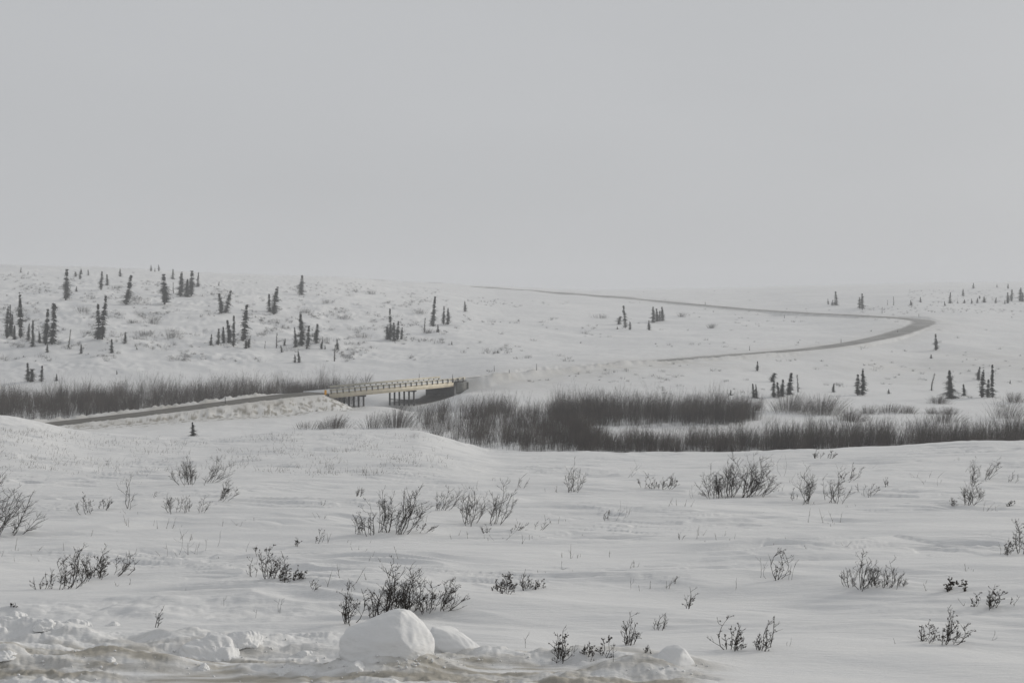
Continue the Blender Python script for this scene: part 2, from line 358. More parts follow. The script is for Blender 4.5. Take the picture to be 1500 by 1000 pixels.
# ------------------------------------------------------------------ object helpers
def mesh_obj(name, V, faces, m, parent=None, smooth=False):
    """faces: (n, 3 or 4) int array, or list of such"""
    V = np.asarray(V, np.float32).reshape(-1, 3)
    fl = faces if isinstance(faces, list) else [faces]
    fl = [np.asarray(f, np.int32) for f in fl if len(f)]
    me = bpy.data.meshes.new(name)
    me.vertices.add(len(V)); me.vertices.foreach_set("co", V.ravel())
    idx = np.concatenate([f.ravel() for f in fl]); tot = np.concatenate([np.full(len(f), f.shape[1], np.int32) for f in fl])
    me.loops.add(len(idx)); me.loops.foreach_set("vertex_index", idx)
    me.polygons.add(len(tot)); me.polygons.foreach_set("loop_start", np.concatenate([[0], np.cumsum(tot)[:-1]]).astype(np.int32)); me.polygons.foreach_set("loop_total", tot)
    if smooth: me.polygons.foreach_set("use_smooth", np.ones(len(tot), bool))
    me.update(calc_edges=True); me.materials.append(m)
    o = bpy.data.objects.new(name, me); COL.objects.link(o)
    if parent: o.parent = parent
    return o
def empty(name, loc, rot=(0, 0, 0)):
    o = bpy.data.objects.new(name, None); COL.objects.link(o); o.location = [float(c) for c in loc]; o.rotation_euler = rot
    o.empty_display_size = 0.3
    return o
def tag(o, label=None, cat=None, group=None, kind=None):
    if label: o["label"] = label
    if cat: o["category"] = cat
    if group: o["group"] = group
    if kind: o["kind"] = kind
    return o

class MB:
    def __init__(s): s.V = []; s.Q = []; s.T = []; s.n = 0
    def add(s, V, Q=None, T=None):
        V = np.asarray(V, float).reshape(-1, 3)
        if Q is not None and len(Q): s.Q.append(np.asarray(Q) + s.n)
        if T is not None and len(T): s.T.append(np.asarray(T) + s.n)
        s.V.append(V); s.n += len(V)
    def tube(s, P, R, k=4):
        P = np.asarray(P, float); R = np.broadcast_to(np.asarray(R, float), (len(P),))
        d = np.gradient(P, axis=0); d /= np.linalg.norm(d, axis=1)[:, None] + 1e-12
        ref = np.where(np.abs(d[:, 2:3]) < .9, np.array([[0, 0, 1.0]]), np.array([[1.0, 0, 0]]))
        a = np.cross(d, ref); a /= np.linalg.norm(a, axis=1)[:, None] + 1e-12; b = np.cross(d, a)
        th = np.arange(k) / k * 2 * math.pi
        V = P[:, None, :] + R[:, None, None] * (np.cos(th)[None, :, None] * a[:, None, :] + np.sin(th)[None, :, None] * b[:, None, :])
        n = len(P); i, j = np.meshgrid(np.arange(n - 1), np.arange(k), indexing="ij")
        Q = np.stack([i * k + j, i * k + (j + 1) % k, (i + 1) * k + (j + 1) % k, (i + 1) * k + j], -1).reshape(-1, 4)
        s.add(V, Q)
        if k == 4: s.Q.append(np.array([[0, 3, 2, 1], [(n - 1) * 4 + c for c in range(4)]]) + s.n - n * 4)
        elif k == 3: s.T.append(np.array([[0, 2, 1], [(n - 1) * 3 + c for c in range(3)]]) + s.n - n * 3)
    def box(s, c8):
        s.add(c8, [[0, 3, 2, 1], [4, 5, 6, 7], [0, 1, 5, 4], [1, 2, 6, 5], [2, 3, 7, 6], [3, 0, 4, 7]])
    def build(s, name, m, parent=None, smooth=False):
        return mesh_obj(name, np.concatenate(s.V), s.Q and s.T and [np.concatenate(s.Q), np.concatenate(s.T)] or [np.concatenate(s.Q or s.T)], m, parent, smooth)

# ------------------------------------------------------------------ ground sheet
def build_ground():
    dense = np.linspace(-0.385, 0.385, 1150)
    side = np.linspace(0.385, math.pi, 70)[1:]
    az = np.concatenate([-side[::-1], dense, side[:-1]])
    rr = np.concatenate([[0.6, 2, 4, 6, 8], np.geomspace(9.2, 96, 760), np.geomspace(97, 228, 50), np.geomspace(229, 470, 260), np.geomspace(472, 1450, 250), np.geomspace(1465, 2000, 14)])
    A, R = np.meshgrid(az, rr, indexing="ij")
    X = R * np.sin(A); Y = R * np.cos(A)
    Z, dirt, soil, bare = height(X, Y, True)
    na, nr = X.shape
    V = np.stack([X, Y, Z], -1).reshape(-1, 3)
    i, j = np.meshgrid(np.arange(na), np.arange(nr - 1), indexing="ij")
    i2 = (i + 1) % na
    Q = np.stack([i * nr + j, i * nr + j + 1, i2 * nr + j + 1, i2 * nr + j], -1).reshape(-1, 4)
    c = len(V); V = np.concatenate([V, [[0, 0, float(Z[:, 0].mean())]]])
    ii = np.arange(na); T = np.stack([np.full(na, c), ii * nr, ((ii + 1) % na) * nr], -1)
    g = mesh_obj("ground", V, [Q, T], M["snow"], smooth=True)
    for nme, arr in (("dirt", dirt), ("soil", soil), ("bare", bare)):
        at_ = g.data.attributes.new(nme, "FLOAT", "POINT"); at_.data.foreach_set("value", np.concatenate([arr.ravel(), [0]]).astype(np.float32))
    tag(g, "wind blown snow covering the tundra field, valley floor and low hills", "snow", kind="structure")
    return float(V[:, 2].min()), float(V[:, 2].max())
ZMIN, ZMAX = build_ground()

def ribbon(name, P, half, label, m):
    P = np.asarray(P); d = np.gradient(P[:, :2], axis=0); d /= np.linalg.norm(d, axis=1)[:, None]
    nrm = np.stack([-d[:, 1], d[:, 0]], -1)
    offs = np.array([-half, -half * .55, -half * .2, half * .2, half * .55, half]); crown = np.array([-.10, -.02, 0, 0, -.02, -.10])
    jit = np.array([[noise(k * .31, q * 3.1 + 1, 71) * .5 * (abs(offs[q]) > half * .9) for q in range(6)] for k in range(len(P))])
    V = np.concatenate([P[:, None, :2] + nrm[:, None, :] * (offs + jit)[:, :, None], (P[:, 2:3] + crown[None, :] - 0.06)[:, :, None]], -1).reshape(-1, 3)
    i, j = np.meshgrid(np.arange(len(P) - 1), np.arange(5), indexing="ij")
    Q = np.stack([i * 6 + j, (i + 1) * 6 + j, (i + 1) * 6 + j + 1, i * 6 + j + 1], -1).reshape(-1, 4)[:, ::-1]
    o = mesh_obj(name, V, Q, M[m], smooth=True)
    tag(o, label, "road", kind="structure")
ribbon("road", ROAD_L, HALF, "grey gravel road climbing along the willow belt to the bridge", "gravel")
ribbon("road", ROAD_R, 3.5, "grey gravel road curving away beyond the bridge over the snowy rise", "far_gravel")

# ------------------------------------------------------------------ bridge
def build_bridge():
    root = empty("road_bridge", bridge_pt(0, 0, 0))
    tag(root, "low tan girder road bridge with guardrails on dark piles over frozen creek", "bridge")
    o = bridge_pt(0, 0, 0)
    def bx(mb, s0, s1, t0, t1, z0, z1):
        c = [bridge_pt(s, t, z) - o for z in (z0, z1) for s, t in ((s0, t0), (s1, t0), (s1, t1), (s0, t1))]
        mb.box(np.array(c)[:, :])
    def part(name, m, boxes, parent=root):
        mb = MB()
        for b in boxes: bx(mb, *b)
        return mb.build(name, m, parent)
    part("deck", M["chunk"], [(-.3, BL + .3, -.05, 9.05, -.22, .04)])
    for t in (-.12, 3.0, 5.7, 8.82):
        part("girder", M["tan"], [(0, BL, t, t + .30, -1.22, -.226), (0, BL, t - .06, t + .36, -1.32, -1.223), (0, BL, t - .04, t + .34, -.224, -.02)] if t in (-.12, 8.82) else [(0, BL, t, t + .30, -1.02, -.226)])
    for t, sgn, s0 in ((-.02, -1, .1), (8.98, 1, 8.0)):      # the far rail's near end is buried in the ploughed berm
        rail = part("guardrail", M["rail"], [(s0, BL + 4.4, t, t + .04, .28, .40), (s0, BL + 4.4, t - .03, t + .01, .41, .55), (s0, BL + 4.4, t, t + .04, .56, .67), (s0, BL + 4.4, t - .03, t + .01, .68, .82)])
        k = 0
        for s in np.arange(s0 + .2, BL + 4.3, 1.86):
            tt = t - .20 if sgn < 0 else t + .10
            part("rail_post", M["post"], [(s, s + .32, tt, tt + .15, -.30, .70)], rail)
    for s, brace in ((10.9, False), (27.7, True)):
        cap = part("pile_cap", M["pile"], [(s - .42, s + .42, -.35, 9.35, -1.72, -1.335)])
        for t in np.linspace(.15, 8.85, 6):
            g = bridge_pt(s, t, 0); hz = float(height(np.array([g[0]]), np.array([g[1]]))[0]) - o[2] - 1.0
            mb = MB(); p = bridge_pt(s, t, -1.60) - o
            mb.tube([p, (p[0], p[1], hz)], .23, 4); mb.build("pile", M["pile"], cap)
        if brace: part("brace", M["pile"], [(s - .31, s - .26, .1, 8.9, -3.95, -3.75)], cap)
    for s in (0.15, BL - .6): part("abutment", M["pile"], [(s, s + .5, -.4, 9.4, -4.2, -1.335)])
    part("wing_wall", M["wall"], [(BL + .05, BL + 4.3, -1.3, -1.0, -3.2, -.35), (BL + 3.9, BL + 4.25, -1.42, -1.31, -3.5, -.45)])
    part("wing_wall", M["wall"], [(BL + .05, BL + 4.3, 9.45, 9.75, -2.75, -.35)])
build_bridge()

# ------------------------------------------------------------------ spruces
def spruce_mesh(seed, style):
    r = random.Random(seed)
    H = 10.0
    W = {"column": .66, "spire": .95, "cone": 1.9, "club": .85, "snag": .5, "bush": 1.4}[style]
    def prof(t):
        if style == "column": p = .62 + .38 * math.sin(min(t * 2.2, 1) * math.pi * .5); p = p * (1 if t < .6 else max(.05, (1 - t) / .4) ** 1.05); p *= (1.22 - .62 * t)
        elif style == "club": p = (1.1 - .7 * t) if t < .72 else .62 - abs(t - .86) * 2.6
        elif style == "spire": p = max(.05, (1 - t) ** .95) * 1.0 + .06
        elif style == "cone": p = max(.04, (1 - t) ** .85)
        elif style == "snag": p = (.35 + .65 * r.random()) * (.8 - .5 * t)
        else: p = .6 + .4 * math.sin(t * math.pi)
        return max(p, .06)
    bend = [(r.uniform(-.12, .12), r.uniform(-.12, .12)) for _ in range(3)]
    def axis(z):
        t = z / H
        return np.array([bend[0][0] * math.sin(t * 5) + bend[1][0] * t * 2, bend[0][1] * math.sin(t * 4) + bend[1][1] * t * 2, z])
    tr = MB()
    zs = np.linspace(-.5, H * .985, 12)
    tr.tube([axis(z) for z in zs], np.linspace(.15, .018, 12), 5)
    cr = MB(); z = .12 * H * (.25 if style in ("cone", "bush") else .5); gap = 0
    wob = [r.uniform(0, 6.28) for _ in range(4)]
    while z < H:
        t = z / H
        dens = 1.0 + .55 * float(noise(t * 9 + wob[0] * 7, wob[1] * 3, 90)) + .45 * float(noise(t * 24 + wob[1] * 9, wob[2] * 3, 91))
        if r.random() < .10 and style not in ("cone", "bush"): z += r.uniform(.12, .35)
        nb = max(2, int((4 if style == "snag" else 13) * (.6 + .6 * dens * .7)))
        for _ in range(nb):
            L = W * prof(t) * (r.uniform(.3, .9) if r.random() < .76 else r.uniform(.95, 1.55)) * (.7 + .45 * dens * .7)
            an = r.uniform(0, 2 * math.pi); L *= 1 + .38 * math.sin(an + wob[2] + 5 * math.sin(t * 6 + wob[3])); dz = -L * r.uniform(.15, .65) if t < .85 else L * r.uniform(-.1, .7)
            c = axis(z + r.uniform(-.1, .1)); tip = c + np.array([math.cos(an) * L, math.sin(an) * L, dz])
            mid = (c + tip) / 2 + np.array([0, 0, .06 * L])
            cr.tube([c, mid, tip], [.018, .013, .006], 3)
            ns = 4 + int(L * 9)
            for q in range(ns):
                f = (q + r.uniform(.2, 1)) / ns
                b = (c * (1 - f) + tip * f) + np.array([r.gauss(0, .05), r.gauss(0, .05), 0])
                sz = r.uniform(.09, .23) * (1.25 - .6 * f)
                an2 = an + r.uniform(-1.3, 1.3)
                e1 = np.array([math.cos(an2), math.sin(an2), r.uniform(-.7, .1)]) * sz
                e2 = np.array([-math.sin(an2) * r.uniform(.2, .5), math.cos(an2) * r.uniform(.2, .5), -r.uniform(.4, 1.0)]) * sz * .7
                cr.add([b - e2 * .3, b + e1 * .5 - e2 * .2, b + e1, b + e1 * .45 + e2], [[0, 1, 2, 3]])
        z += r.uniform(.10, .20) if style != "snag" else r.uniform(.2, .4)
    return tr, cr, W * 1.0
PROTO = {}
for st, n in (("column", 9), ("spire", 9), ("cone", 5), ("club", 4), ("snag", 4), ("bush", 4)):
    PROTO[st] = []
    for k in range(n):
        tr, cr, W = spruce_mesh(100 + 17 * k + len(st) * 31 + ord(st[0]), st)
        PROTO[st].append((tr, cr, W, [None]))

GROUPS = {'H': 'spruces on the snowy hillside', 'V': 'spruces behind the willow belt', 'F': 'spruces around the far road', 'R': 'spruces on the flat beyond the willow row', 'N': 'spruce by the embankment'}
SPRUCES = [  # px, base row, top row, width, lean px, style, group, label
    (10, 495, 448, 6, 0, 'column', 'H', 'dark spruce nearest the frame edge in the trio at the hill foot'),
    (14.5, 491, 446, 5, 0, 'spire', 'H', 'thin middle spruce of the trio by the frame edge'),
    (17.5, 492, 460, 5, 0, 'column', 'H', 'shorter inner spruce of the trio by the frame edge'),
    (21, 497, 476, 5, 0, 'spire', 'H', 'small spruce between the edge trio and the tall pole spruce'),
    (30, 495, 427.5, 7, 0, 'column', 'H', 'very tall pole thin spruce beside the edge trio'),
    (41, 498, 473, 6, 0, 'spire', 'H', 'small spruce just past the tall pole spruce'),
    (47, 508, 468.5, 6, 2, 'spire', 'H', 'slim slanting spruce between pole spruce and thick club topped pair'),
    (58, 502, 484, 6, 0, 'cone', 'H', 'faint low spruce on the outer side of the club topped pair'),
    (67, 505, 452, 8, 0, 'column', 'H', 'slimmer ragged spruce of the club topped pair'),
    (76, 504, 443.5, 11, 0, 'club', 'H', 'thick club topped spruce with blunt crown at the hill foot'),
    (69, 516, 503, 5, 0, 'spire', 'H', 'little spruce directly under the club topped pair'),
    (100, 509, 481.5, 4, 5, 'snag', 'H', 'thin bare leaning snag on the lower hill'),
    (119, 518, 504, 4, 0, 'spire', 'H', 'tiny lone spruce low on the hill past the leaning snag'),
    (143, 497, 445, 11, 1, 'spire', 'H', 'broader lower spruce of the twin that leans together'),
    (150, 497, 433, 8, 5, 'column', 'H', 'taller leaning spruce of the twin that leans together'),
    (96, 439.5, 394.5, 9, 1, 'column', 'H', 'tall dark lone spruce breaking the skyline near the hill top'),
    (112, 427, 419, 4, 0, 'cone', 'H', 'dwarf spruce beside the tall skyline spruce'),
    (184, 446, 403, 12, 9, 'spire', 'H', 'strongly leaning lone spruce on the upper slope'),
    (148, 424.5, 397, 5, 0, 'column', 'H', 'narrow upright spruce high on the slope, taller of a spaced two'),
    (157, 418, 401.5, 5, 0, 'spire', 'H', 'narrow spruce high on the slope, shorter of a spaced two'),
    (176, 405, 393, 5, 0, 'cone', 'H', 'small cone spruce standing on the skyline'),
    (111, 405.5, 398, 4, 0, 'bush', 'H', 'smallest round spruce of the skyline four beside the tall spruce'),
    (117, 409, 393.5, 3, 0, 'column', 'H', 'thin spruce of the skyline four with its foot lowest'),
    (120, 401, 395, 2.5, 0, 'column', 'H', 'tiny thin spruce of the skyline four, second smallest'),
    (129.5, 403.5, 394.5, 4, 0, 'spire', 'H', 'outer spruce of the skyline four, farthest from the tall spruce'),
    (30.5, 399, 391.5, 3, 0, 'spire', 'H', 'tiny lone spruce on the skyline near the frame edge'),
    (41, 402, 397.5, 2.5, 0, 'spire', 'H', 'faint tiny spruce just under the skyline beside the edge speck'),
    (221, 397, 388, 3, 0, 'column', 'H', 'skyline spruce of the top trio, on the tall spruce side'),
    (227, 397.5, 392, 2.5, 0, 'spire', 'H', 'smallest middle spruce of the skyline trio on the hill top'),
    (232.5, 397, 387.5, 3.5, 0, 'column', 'H', 'taller outer spruce of the skyline trio on the hill top'),
    (253, 409, 394, 5, 0, 'spire', 'H', 'small spruce high above the thick dark lone spruce'),
    (241, 445.5, 401.5, 11, 3, 'column', 'H', 'thick dark spruce with wide foot on the upper slope'),
    (264, 434, 398.5, 8, 2, 'column', 'H', 'separate slim spruce of the upper slope clump of three'),
    (274, 435, 408, 12, 0, 'cone', 'H', 'bushy shorter spruce in the middle of the upper slope clump'),
    (280.5, 433, 396.5, 10, 0, 'column', 'H', 'tallest dense spruce of the upper slope clump of three'),
    (290, 420, 399, 5, 0, 'spire', 'H', 'thin pale spruce just past the upper slope clump'),
    (254, 429, 413, 4, 0, 'snag', 'H', 'faint ghostly snag between thick dark spruce and the clump'),
    (183, 503, 486, 6, 0, 'spire', 'H', 'small sharp spruce with a wide skirt low on the hill'),
    (163.5, 517, 496, 6, 0, 'spire', 'H', 'slim spruce low on the hill below the leaning twin'),
    (200.5, 512, 507, 2.5, 0, 'spire', 'H', 'speck sized spruce low on the open hill'),
    (40.5, 559, 530.7, 7, 0, 'spire', 'V', 'sharp spruce rising behind the willow belt near the frame edge'),
    (47, 559, 539.6, 8, 0, 'bush', 'V', 'lumpy round topped spruce behind the willow belt'),
    (61, 559, 535, 7, 0, 'spire', 'V', 'ragged spruce behind the willow belt, apart from the lumpy one'),
    (83, 557.7, 547, 5, 0, 'spire', 'V', 'little spruce tip just over the willow belt top'),
    (171, 548, 541.5, 3, 0, 'column', 'V', 'speck of a spruce on the flat snow above the willow belt'),
    (282, 638, 617, 10, 0, 'cone', 'N', 'lone young spruce on the snow below the road embankment'),
    (324, 459, 429.4, 8, -1, 'column', 'H', 'upright spruce of the V shaped couple in mid slope'),
    (330, 458, 425, 7, 4, 'column', 'H', 'slanting spruce of the V shaped couple in mid slope'),
    (308.5, 506, 489, 5, 0, 'spire', 'H', 'smallest outlying spruce beside the stepped row'),
    (319.5, 505, 481, 5, 0, 'column', 'H', 'shortest spruce in the stepped row of four'),
    (328, 502.5, 478, 5, 0, 'column', 'H', 'second shortest spruce in the stepped row of four'),
    (335.5, 502.5, 468, 7, 0, 'column', 'H', 'dense tall spruce in the stepped row of four'),
    (342.5, 508, 462, 7, 0, 'spire', 'H', 'tallest outer spruce in the stepped row of four'),
    (356, 499.6, 445.6, 9, 5, 'column', 'H', 'tall slanting lone spruce beside the stepped row'),
    (360.5, 510.5, 498, 5, 0, 'bush', 'H', 'squat little spruce under the tall slanting one'),
    (364, 509, 495.6, 5, 0, 'bush', 'H', 'squat little spruce under the slanting one, its outer twin'),
    (388, 510, 499, 4, 0, 'snag', 'H', 'faint small snag between the slanting spruce and the bare pole'),
    (320.6, 418.6, 412, 3, 0, 'spire', 'H', 'tiny lone spruce high above the V shaped couple'),
    (395, 456.4, 430, 7, 0, 'spire', 'H', 'shorter spruce of the touching couple high in mid slope'),
    (401, 460.5, 419.4, 9, 2, 'column', 'H', 'taller ragged spruce of the touching couple high in mid slope'),
    (442, 432, 403, 8, 1, 'column', 'H', 'lone upright spruce rising over the rounded hill crest'),
    (405, 509, 486.7, 4, 0, 'snag', 'H', 'pale bare pole standing low on the hill'),
    (412.7, 516, 505, 3.5, 0, 'spire', 'H', 'tiny spruce at the foot of the bare pole'),
    (417, 506.4, 495.6, 4.5, 1, 'column', 'H', 'little dark spruce between bare pole and central trio'),
    (433, 509, 479, 6, 0, 'spire', 'H', 'sparse first spruce of the mid hill trio'),
    (442, 506.4, 457.8, 9, 1, 'column', 'H', 'tallest dark spruce in the mid hill trio'),
    (449, 510.4, 476.7, 6, 6, 'column', 'H', 'leaning thin spruce in the mid hill trio'),
    (463.5, 502, 474, 9, 1, 'column', 'H', 'compact spruce standing by itself beside the mid hill trio'),
    (471, 511, 497, 4, 0, 'column', 'H', 'small spruce below the compact one'),
    (476, 511, 505, 3, 0, 'spire', 'H', 'speck sized spruce next to the small one below the compact spruce'),
    (494, 512, 496, 4, 1, 'column', 'H', 'small upper spruce of the two low on the hill toward the bridge'),
    (490, 529, 503.7, 5, 0, 'snag', 'H', 'thin ragged spruce lowest on the hill toward the bridge'),
    (432, 530.7, 518.5, 3, 0, 'column', 'H', 'tiny shorter spruce of the pair on flat snow under the hill'),
    (438, 530.7, 513, 3.5, 0, 'column', 'H', 'tiny taller spruce of the pair on flat snow under the hill'),
    (567.5, 497, 478, 8, 0, 'bush', 'H', 'low dense spruce starting the five spruce clump above the bridge'),
    (572, 498, 451.5, 7, 1, 'spire', 'H', 'tallest pointed spruce in the five spruce clump above the bridge'),
    (578, 499.6, 472, 6, 0, 'column', 'H', 'middle spruce of the five spruce clump above the bridge'),
    (582.3, 498, 470, 5, 0, 'column', 'H', 'slim upright spruce of the five spruce clump above the bridge'),
    (587.7, 497, 479, 5, 2, 'column', 'H', 'leaning outermost spruce of the five spruce clump above the bridge'),
    (633.6, 478, 433.5, 8, 2, 'spire', 'H', 'tall lone spruce with ragged sides high above the bridge'),
    (622, 486, 464.5, 4, 0, 'snag', 'H', 'thin small spruce beside the tall lone one above the bridge'),
    (641.7, 486.7, 474.8, 4, 0, 'spire', 'H', 'small spruce below the tall lone one above the bridge'),
    (650, 474.8, 448.3, 4, 0, 'column', 'H', 'slimmer of the close parallel couple above the bridge end'),
    (655.7, 475, 451, 5, 0, 'column', 'H', 'fuller of the close parallel couple above the bridge end'),
    (681, 456.4, 440.8, 5, 0, 'spire', 'H', 'solitary small spruce highest above the bridge end'),
    (662, 505, 499, 3, 0, 'spire', 'H', 'speck of a spruce on the bare slope above the bridge end'),
    (729, 517, 511.8, 3, 0, 'cone', 'H', 'tiny cone spruce on the open snow above the roadside posts'),
    (916, 480.7, 447, 7, 0, 'spire', 'F', 'needle topped spruce in the thicket between the two far roads'),
    (923, 483, 470, 5, 0, 'column', 'F', 'stubby spruce attached to the needle topped one'),
    (906, 475, 463, 8, 3, 'bush', 'F', 'shaggy low spruce leaning toward the needle topped one'),
    (904.5, 482, 477.5, 3.5, 0, 'cone', 'F', 'dot sized spruce under the shaggy low one'),
    (951, 483.4, 468.6, 4, 0, 'column', 'F', 'separate lower spruce before the tight group of four'),
    (956.6, 472.6, 449, 5.5, 0, 'column', 'F', 'first tall spruce in the tight group of four by the far road'),
    (962.5, 471, 451.6, 5, 0, 'column', 'F', 'second spruce in the tight group of four by the far road'),
    (966.5, 470.5, 455, 3.5, 0, 'column', 'F', 'shortest thin spruce in the tight group of four'),
    (970, 470, 449, 5, 0, 'column', 'F', 'outer tall spruce in the tight group of four by the far road'),
    (1070.5, 579, 570, 7, 0, 'spire', 'R', 'small spruce tip over the end of the even willow row'),
    (1109.5, 543, 528.5, 6, 0, 'column', 'R', 'small lone spruce on the slope under the lower road'),
    (1130, 559, 545.6, 12, 4, 'bush', 'R', 'shaggy bush shaped spruce leaning over the spruce clump'),
    (1104, 582, 561, 6, 0, 'spire', 'R', 'thin spruce of the close couple by the even willow row end'),
    (1108.6, 583, 562, 5, 0, 'spire', 'R', 'partner spruce of the close couple by the even willow row end'),
    (1134, 582, 556, 8, 0, 'column', 'R', 'dense first spruce of the clump above the broad willow bush'),
    (1140.5, 582, 559, 7, 0, 'spire', 'R', 'low middle spruce of the clump above the broad willow bush'),
    (1146.7, 580.7, 555, 8, 1, 'column', 'R', 'dense last spruce of the clump above the broad willow bush'),
    (1157, 578, 545, 11, 0, 'spire', 'R', 'tall layered spruce next to the clump above the willow bush'),
    (1169, 574, 548, 7, -1, 'snag', 'R', 'open ragged spruce outermost from the clump above the willow bush'),
    (1220.7, 574, 560.4, 5, 0, 'spire', 'R', 'small pointed spruce alone on the flat snow'),
    (1256.6, 578.5, 547.7, 7, 0, 'column', 'R', 'shorter spruce of the upright couple on the open flat'),
    (1263.4, 578.5, 540, 7, 2, 'column', 'R', 'taller spruce of the upright couple on the open flat'),
    (1302, 576.6, 569, 4.5, 0, 'cone', 'R', 'dwarf spruce on the open flat past the upright couple'),
    (1364.7, 572, 545, 5, 4, 'snag', 'R', 'bare leaning snag before the broad cone spruce'),
    (1371, 513, 488.8, 5, 0, 'column', 'F', 'dark lone spruce standing below the road bend'),
    (1364, 524.8, 518, 4, 0, 'cone', 'F', 'dwarf spruce below the lone spruce under the road bend'),
    (1391.7, 583.4, 541.5, 18, 0, 'cone', 'R', 'broad dark cone shaped spruce, widest of all'),
    (1412.5, 579.3, 561.8, 9, 0, 'spire', 'R', 'little layered spruce beside the broad cone spruce'),
    (1433.5, 556.4, 536.6, 5, 0, 'column', 'R', 'upper dark spruce set behind the sharp pair'),
    (1438.4, 582, 540.7, 7, 0, 'column', 'R', 'ragged narrow spruce of the sharp pair'),
    (1447, 582, 555, 8, 0, 'spire', 'R', 'shorter spruce filling the middle of the sharp pair'),
    (1453.8, 582, 533.4, 8, 0, 'spire', 'R', 'tallest pointed spruce of the sharp pair'),
    (1479.5, 562, 555.8, 4, 0, 'spire', 'R', 'dwarf spruce out on the flat beyond the sharp pair'),
    (1224, 447, 426.7, 7, 0, 'spire', 'F', 'tall spruce of the hazy trio above the upper road'),
    (1219, 447, 439, 4, 0, 'spire', 'F', 'low middle spruce of the hazy trio above the upper road'),
    (1213, 446, 437.5, 3, 0, 'column', 'F', 'thin outer spruce of the hazy trio above the upper road'),
    (1259.4, 451, 434.8, 4, 0, 'column', 'F', 'shorter spruce of the hazy couple above the upper road'),
    (1263.4, 452.4, 430, 7, 0, 'spire', 'F', 'taller spruce of the hazy couple above the upper road'),
    (1292, 459, 449, 3.5, 0, 'snag', 'F', 'faint sprig of a spruce just above the road bend'),
    (1308.8, 447, 433.5, 2.5, 0, 'snag', 'F', 'hair thin snag in the haze above the road bend'),
    (1300, 447, 439, 2.5, 0, 'snag', 'F', 'faint stub beside the hair thin snag'),
    (1334.4, 447, 439, 4.5, 0, 'cone', 'F', 'hazy little cone spruce above the bend, lower of a spaced two'),
    (1348, 443, 434.8, 4, 0, 'spire', 'F', 'hazy little spruce above the bend, higher of a spaced two'),
    (1391.7, 444.3, 428, 4.5, 0, 'spire', 'F', 'hazy slim spruce at the start of the far scattered stand'),
    (1384, 448, 441, 3, 0, 'spire', 'F', 'dwarf below the slim spruce starting the far stand'),
    (1402.5, 444, 440, 2.5, 0, 'spire', 'F', 'dot between the slim spruce and the two stacked ones'),
    (1411, 433.5, 422.7, 5, 0, 'spire', 'F', 'upper of two stacked spruces in the far stand'),
    (1412.5, 444, 438, 4, 0, 'cone', 'F', 'lower of two stacked spruces in the far stand'),
    (1423, 445, 437, 3, 0, 'column', 'F', 'thin short spruce in the middle of the far stand'),
    (1431, 444, 436, 3.5, 1, 'column', 'F', 'slightly leaning short spruce in the middle of the far stand'),
    (1435, 437.5, 433, 3, 0, 'bush', 'F', 'bushy speck above the leaning short spruce of the far stand'),
    (1426, 422.7, 414, 5, 0, 'spire', 'F', 'faint spruce crossing the far skyline, widest there'),
    (1441.7, 443, 434, 6, 0, 'cone', 'F', 'squat cone spruce in the far stand'),
    (1460.6, 421, 416, 3, 0, 'spire', 'F', 'faint dot spruce on the far skyline'),
    (1476.8, 422.7, 415, 3, 0, 'column', 'F', 'faint thin spruce on the far skyline near the frame edge'),
    (1458.7, 444, 435, 3, 0, 'column', 'F', 'short pole spruce between squat cone and the tall far pair'),
    (1472, 445, 439, 3, 0, 'spire', 'F', 'smallest spruce beside the tall thin far pair'),
    (1476, 444, 428, 3.5, 0, 'column', 'F', 'tall thin spruce, lower of the far pair'),
    (1482, 441, 424, 4.5, 0, 'column', 'F', 'tall thin spruce, higher of the far pair'),
    (1494, 441, 420.5, 6, 0, 'column', 'F', 'darkest hazy spruce at the edge of the far stand'),
    (1498, 441.6, 428, 4, 0, 'column', 'F', 'hazy spruce cut by the frame edge in the far stand'),
]
SPRUCES = [(*s[:6], GROUPS[s[6]], s[7]) for s in SPRUCES]
def build_spruces():
    pts = at([s[0] for s in SPRUCES], [s[1] for s in SPRUCES])
    r = random.Random(5)
    for (px, yb, yt, w, lean, st, group, label), p in zip(SPRUCES, pts):
        d = p[1]; Hh = max((yb - yt) / FOC * d, .6); Wd = (w * 1.16 + .3) / FOC * d
        lst = PROTO[st]; pr = lst[r.randrange(len(lst))]
        root = empty("spruce_tree", (p[0], p[1], p[2] - .12), (0, 0, 0))
        if pr[3][0] is None:
            t = pr[0].build("trunk", M["bark"], root); c = pr[1].build("crown", M["needle"], root); pr[3][0] = (t, c)
        else:
            for src in pr[3][0]:
                q = src.copy(); COL.objects.link(q); q.parent = root
        real_w = 2 * pr[2] * .84
        sx = Wd / real_w; sz = Hh / 10.0
        lean_a = math.atan2(lean / FOC * d, Hh)
        lean_a += r.gauss(0, .035)
        root.rotation_euler = (r.gauss(0, .03), lean_a, r.uniform(0, 6.28) if abs(lean) < .5 else 0)
        sx = min(max(sx, sz * .35), sz * 2.6)
        root.scale = (sx, sx, sz / max(math.cos(lean_a), .8))
        tag(root, label, "spruce", group)

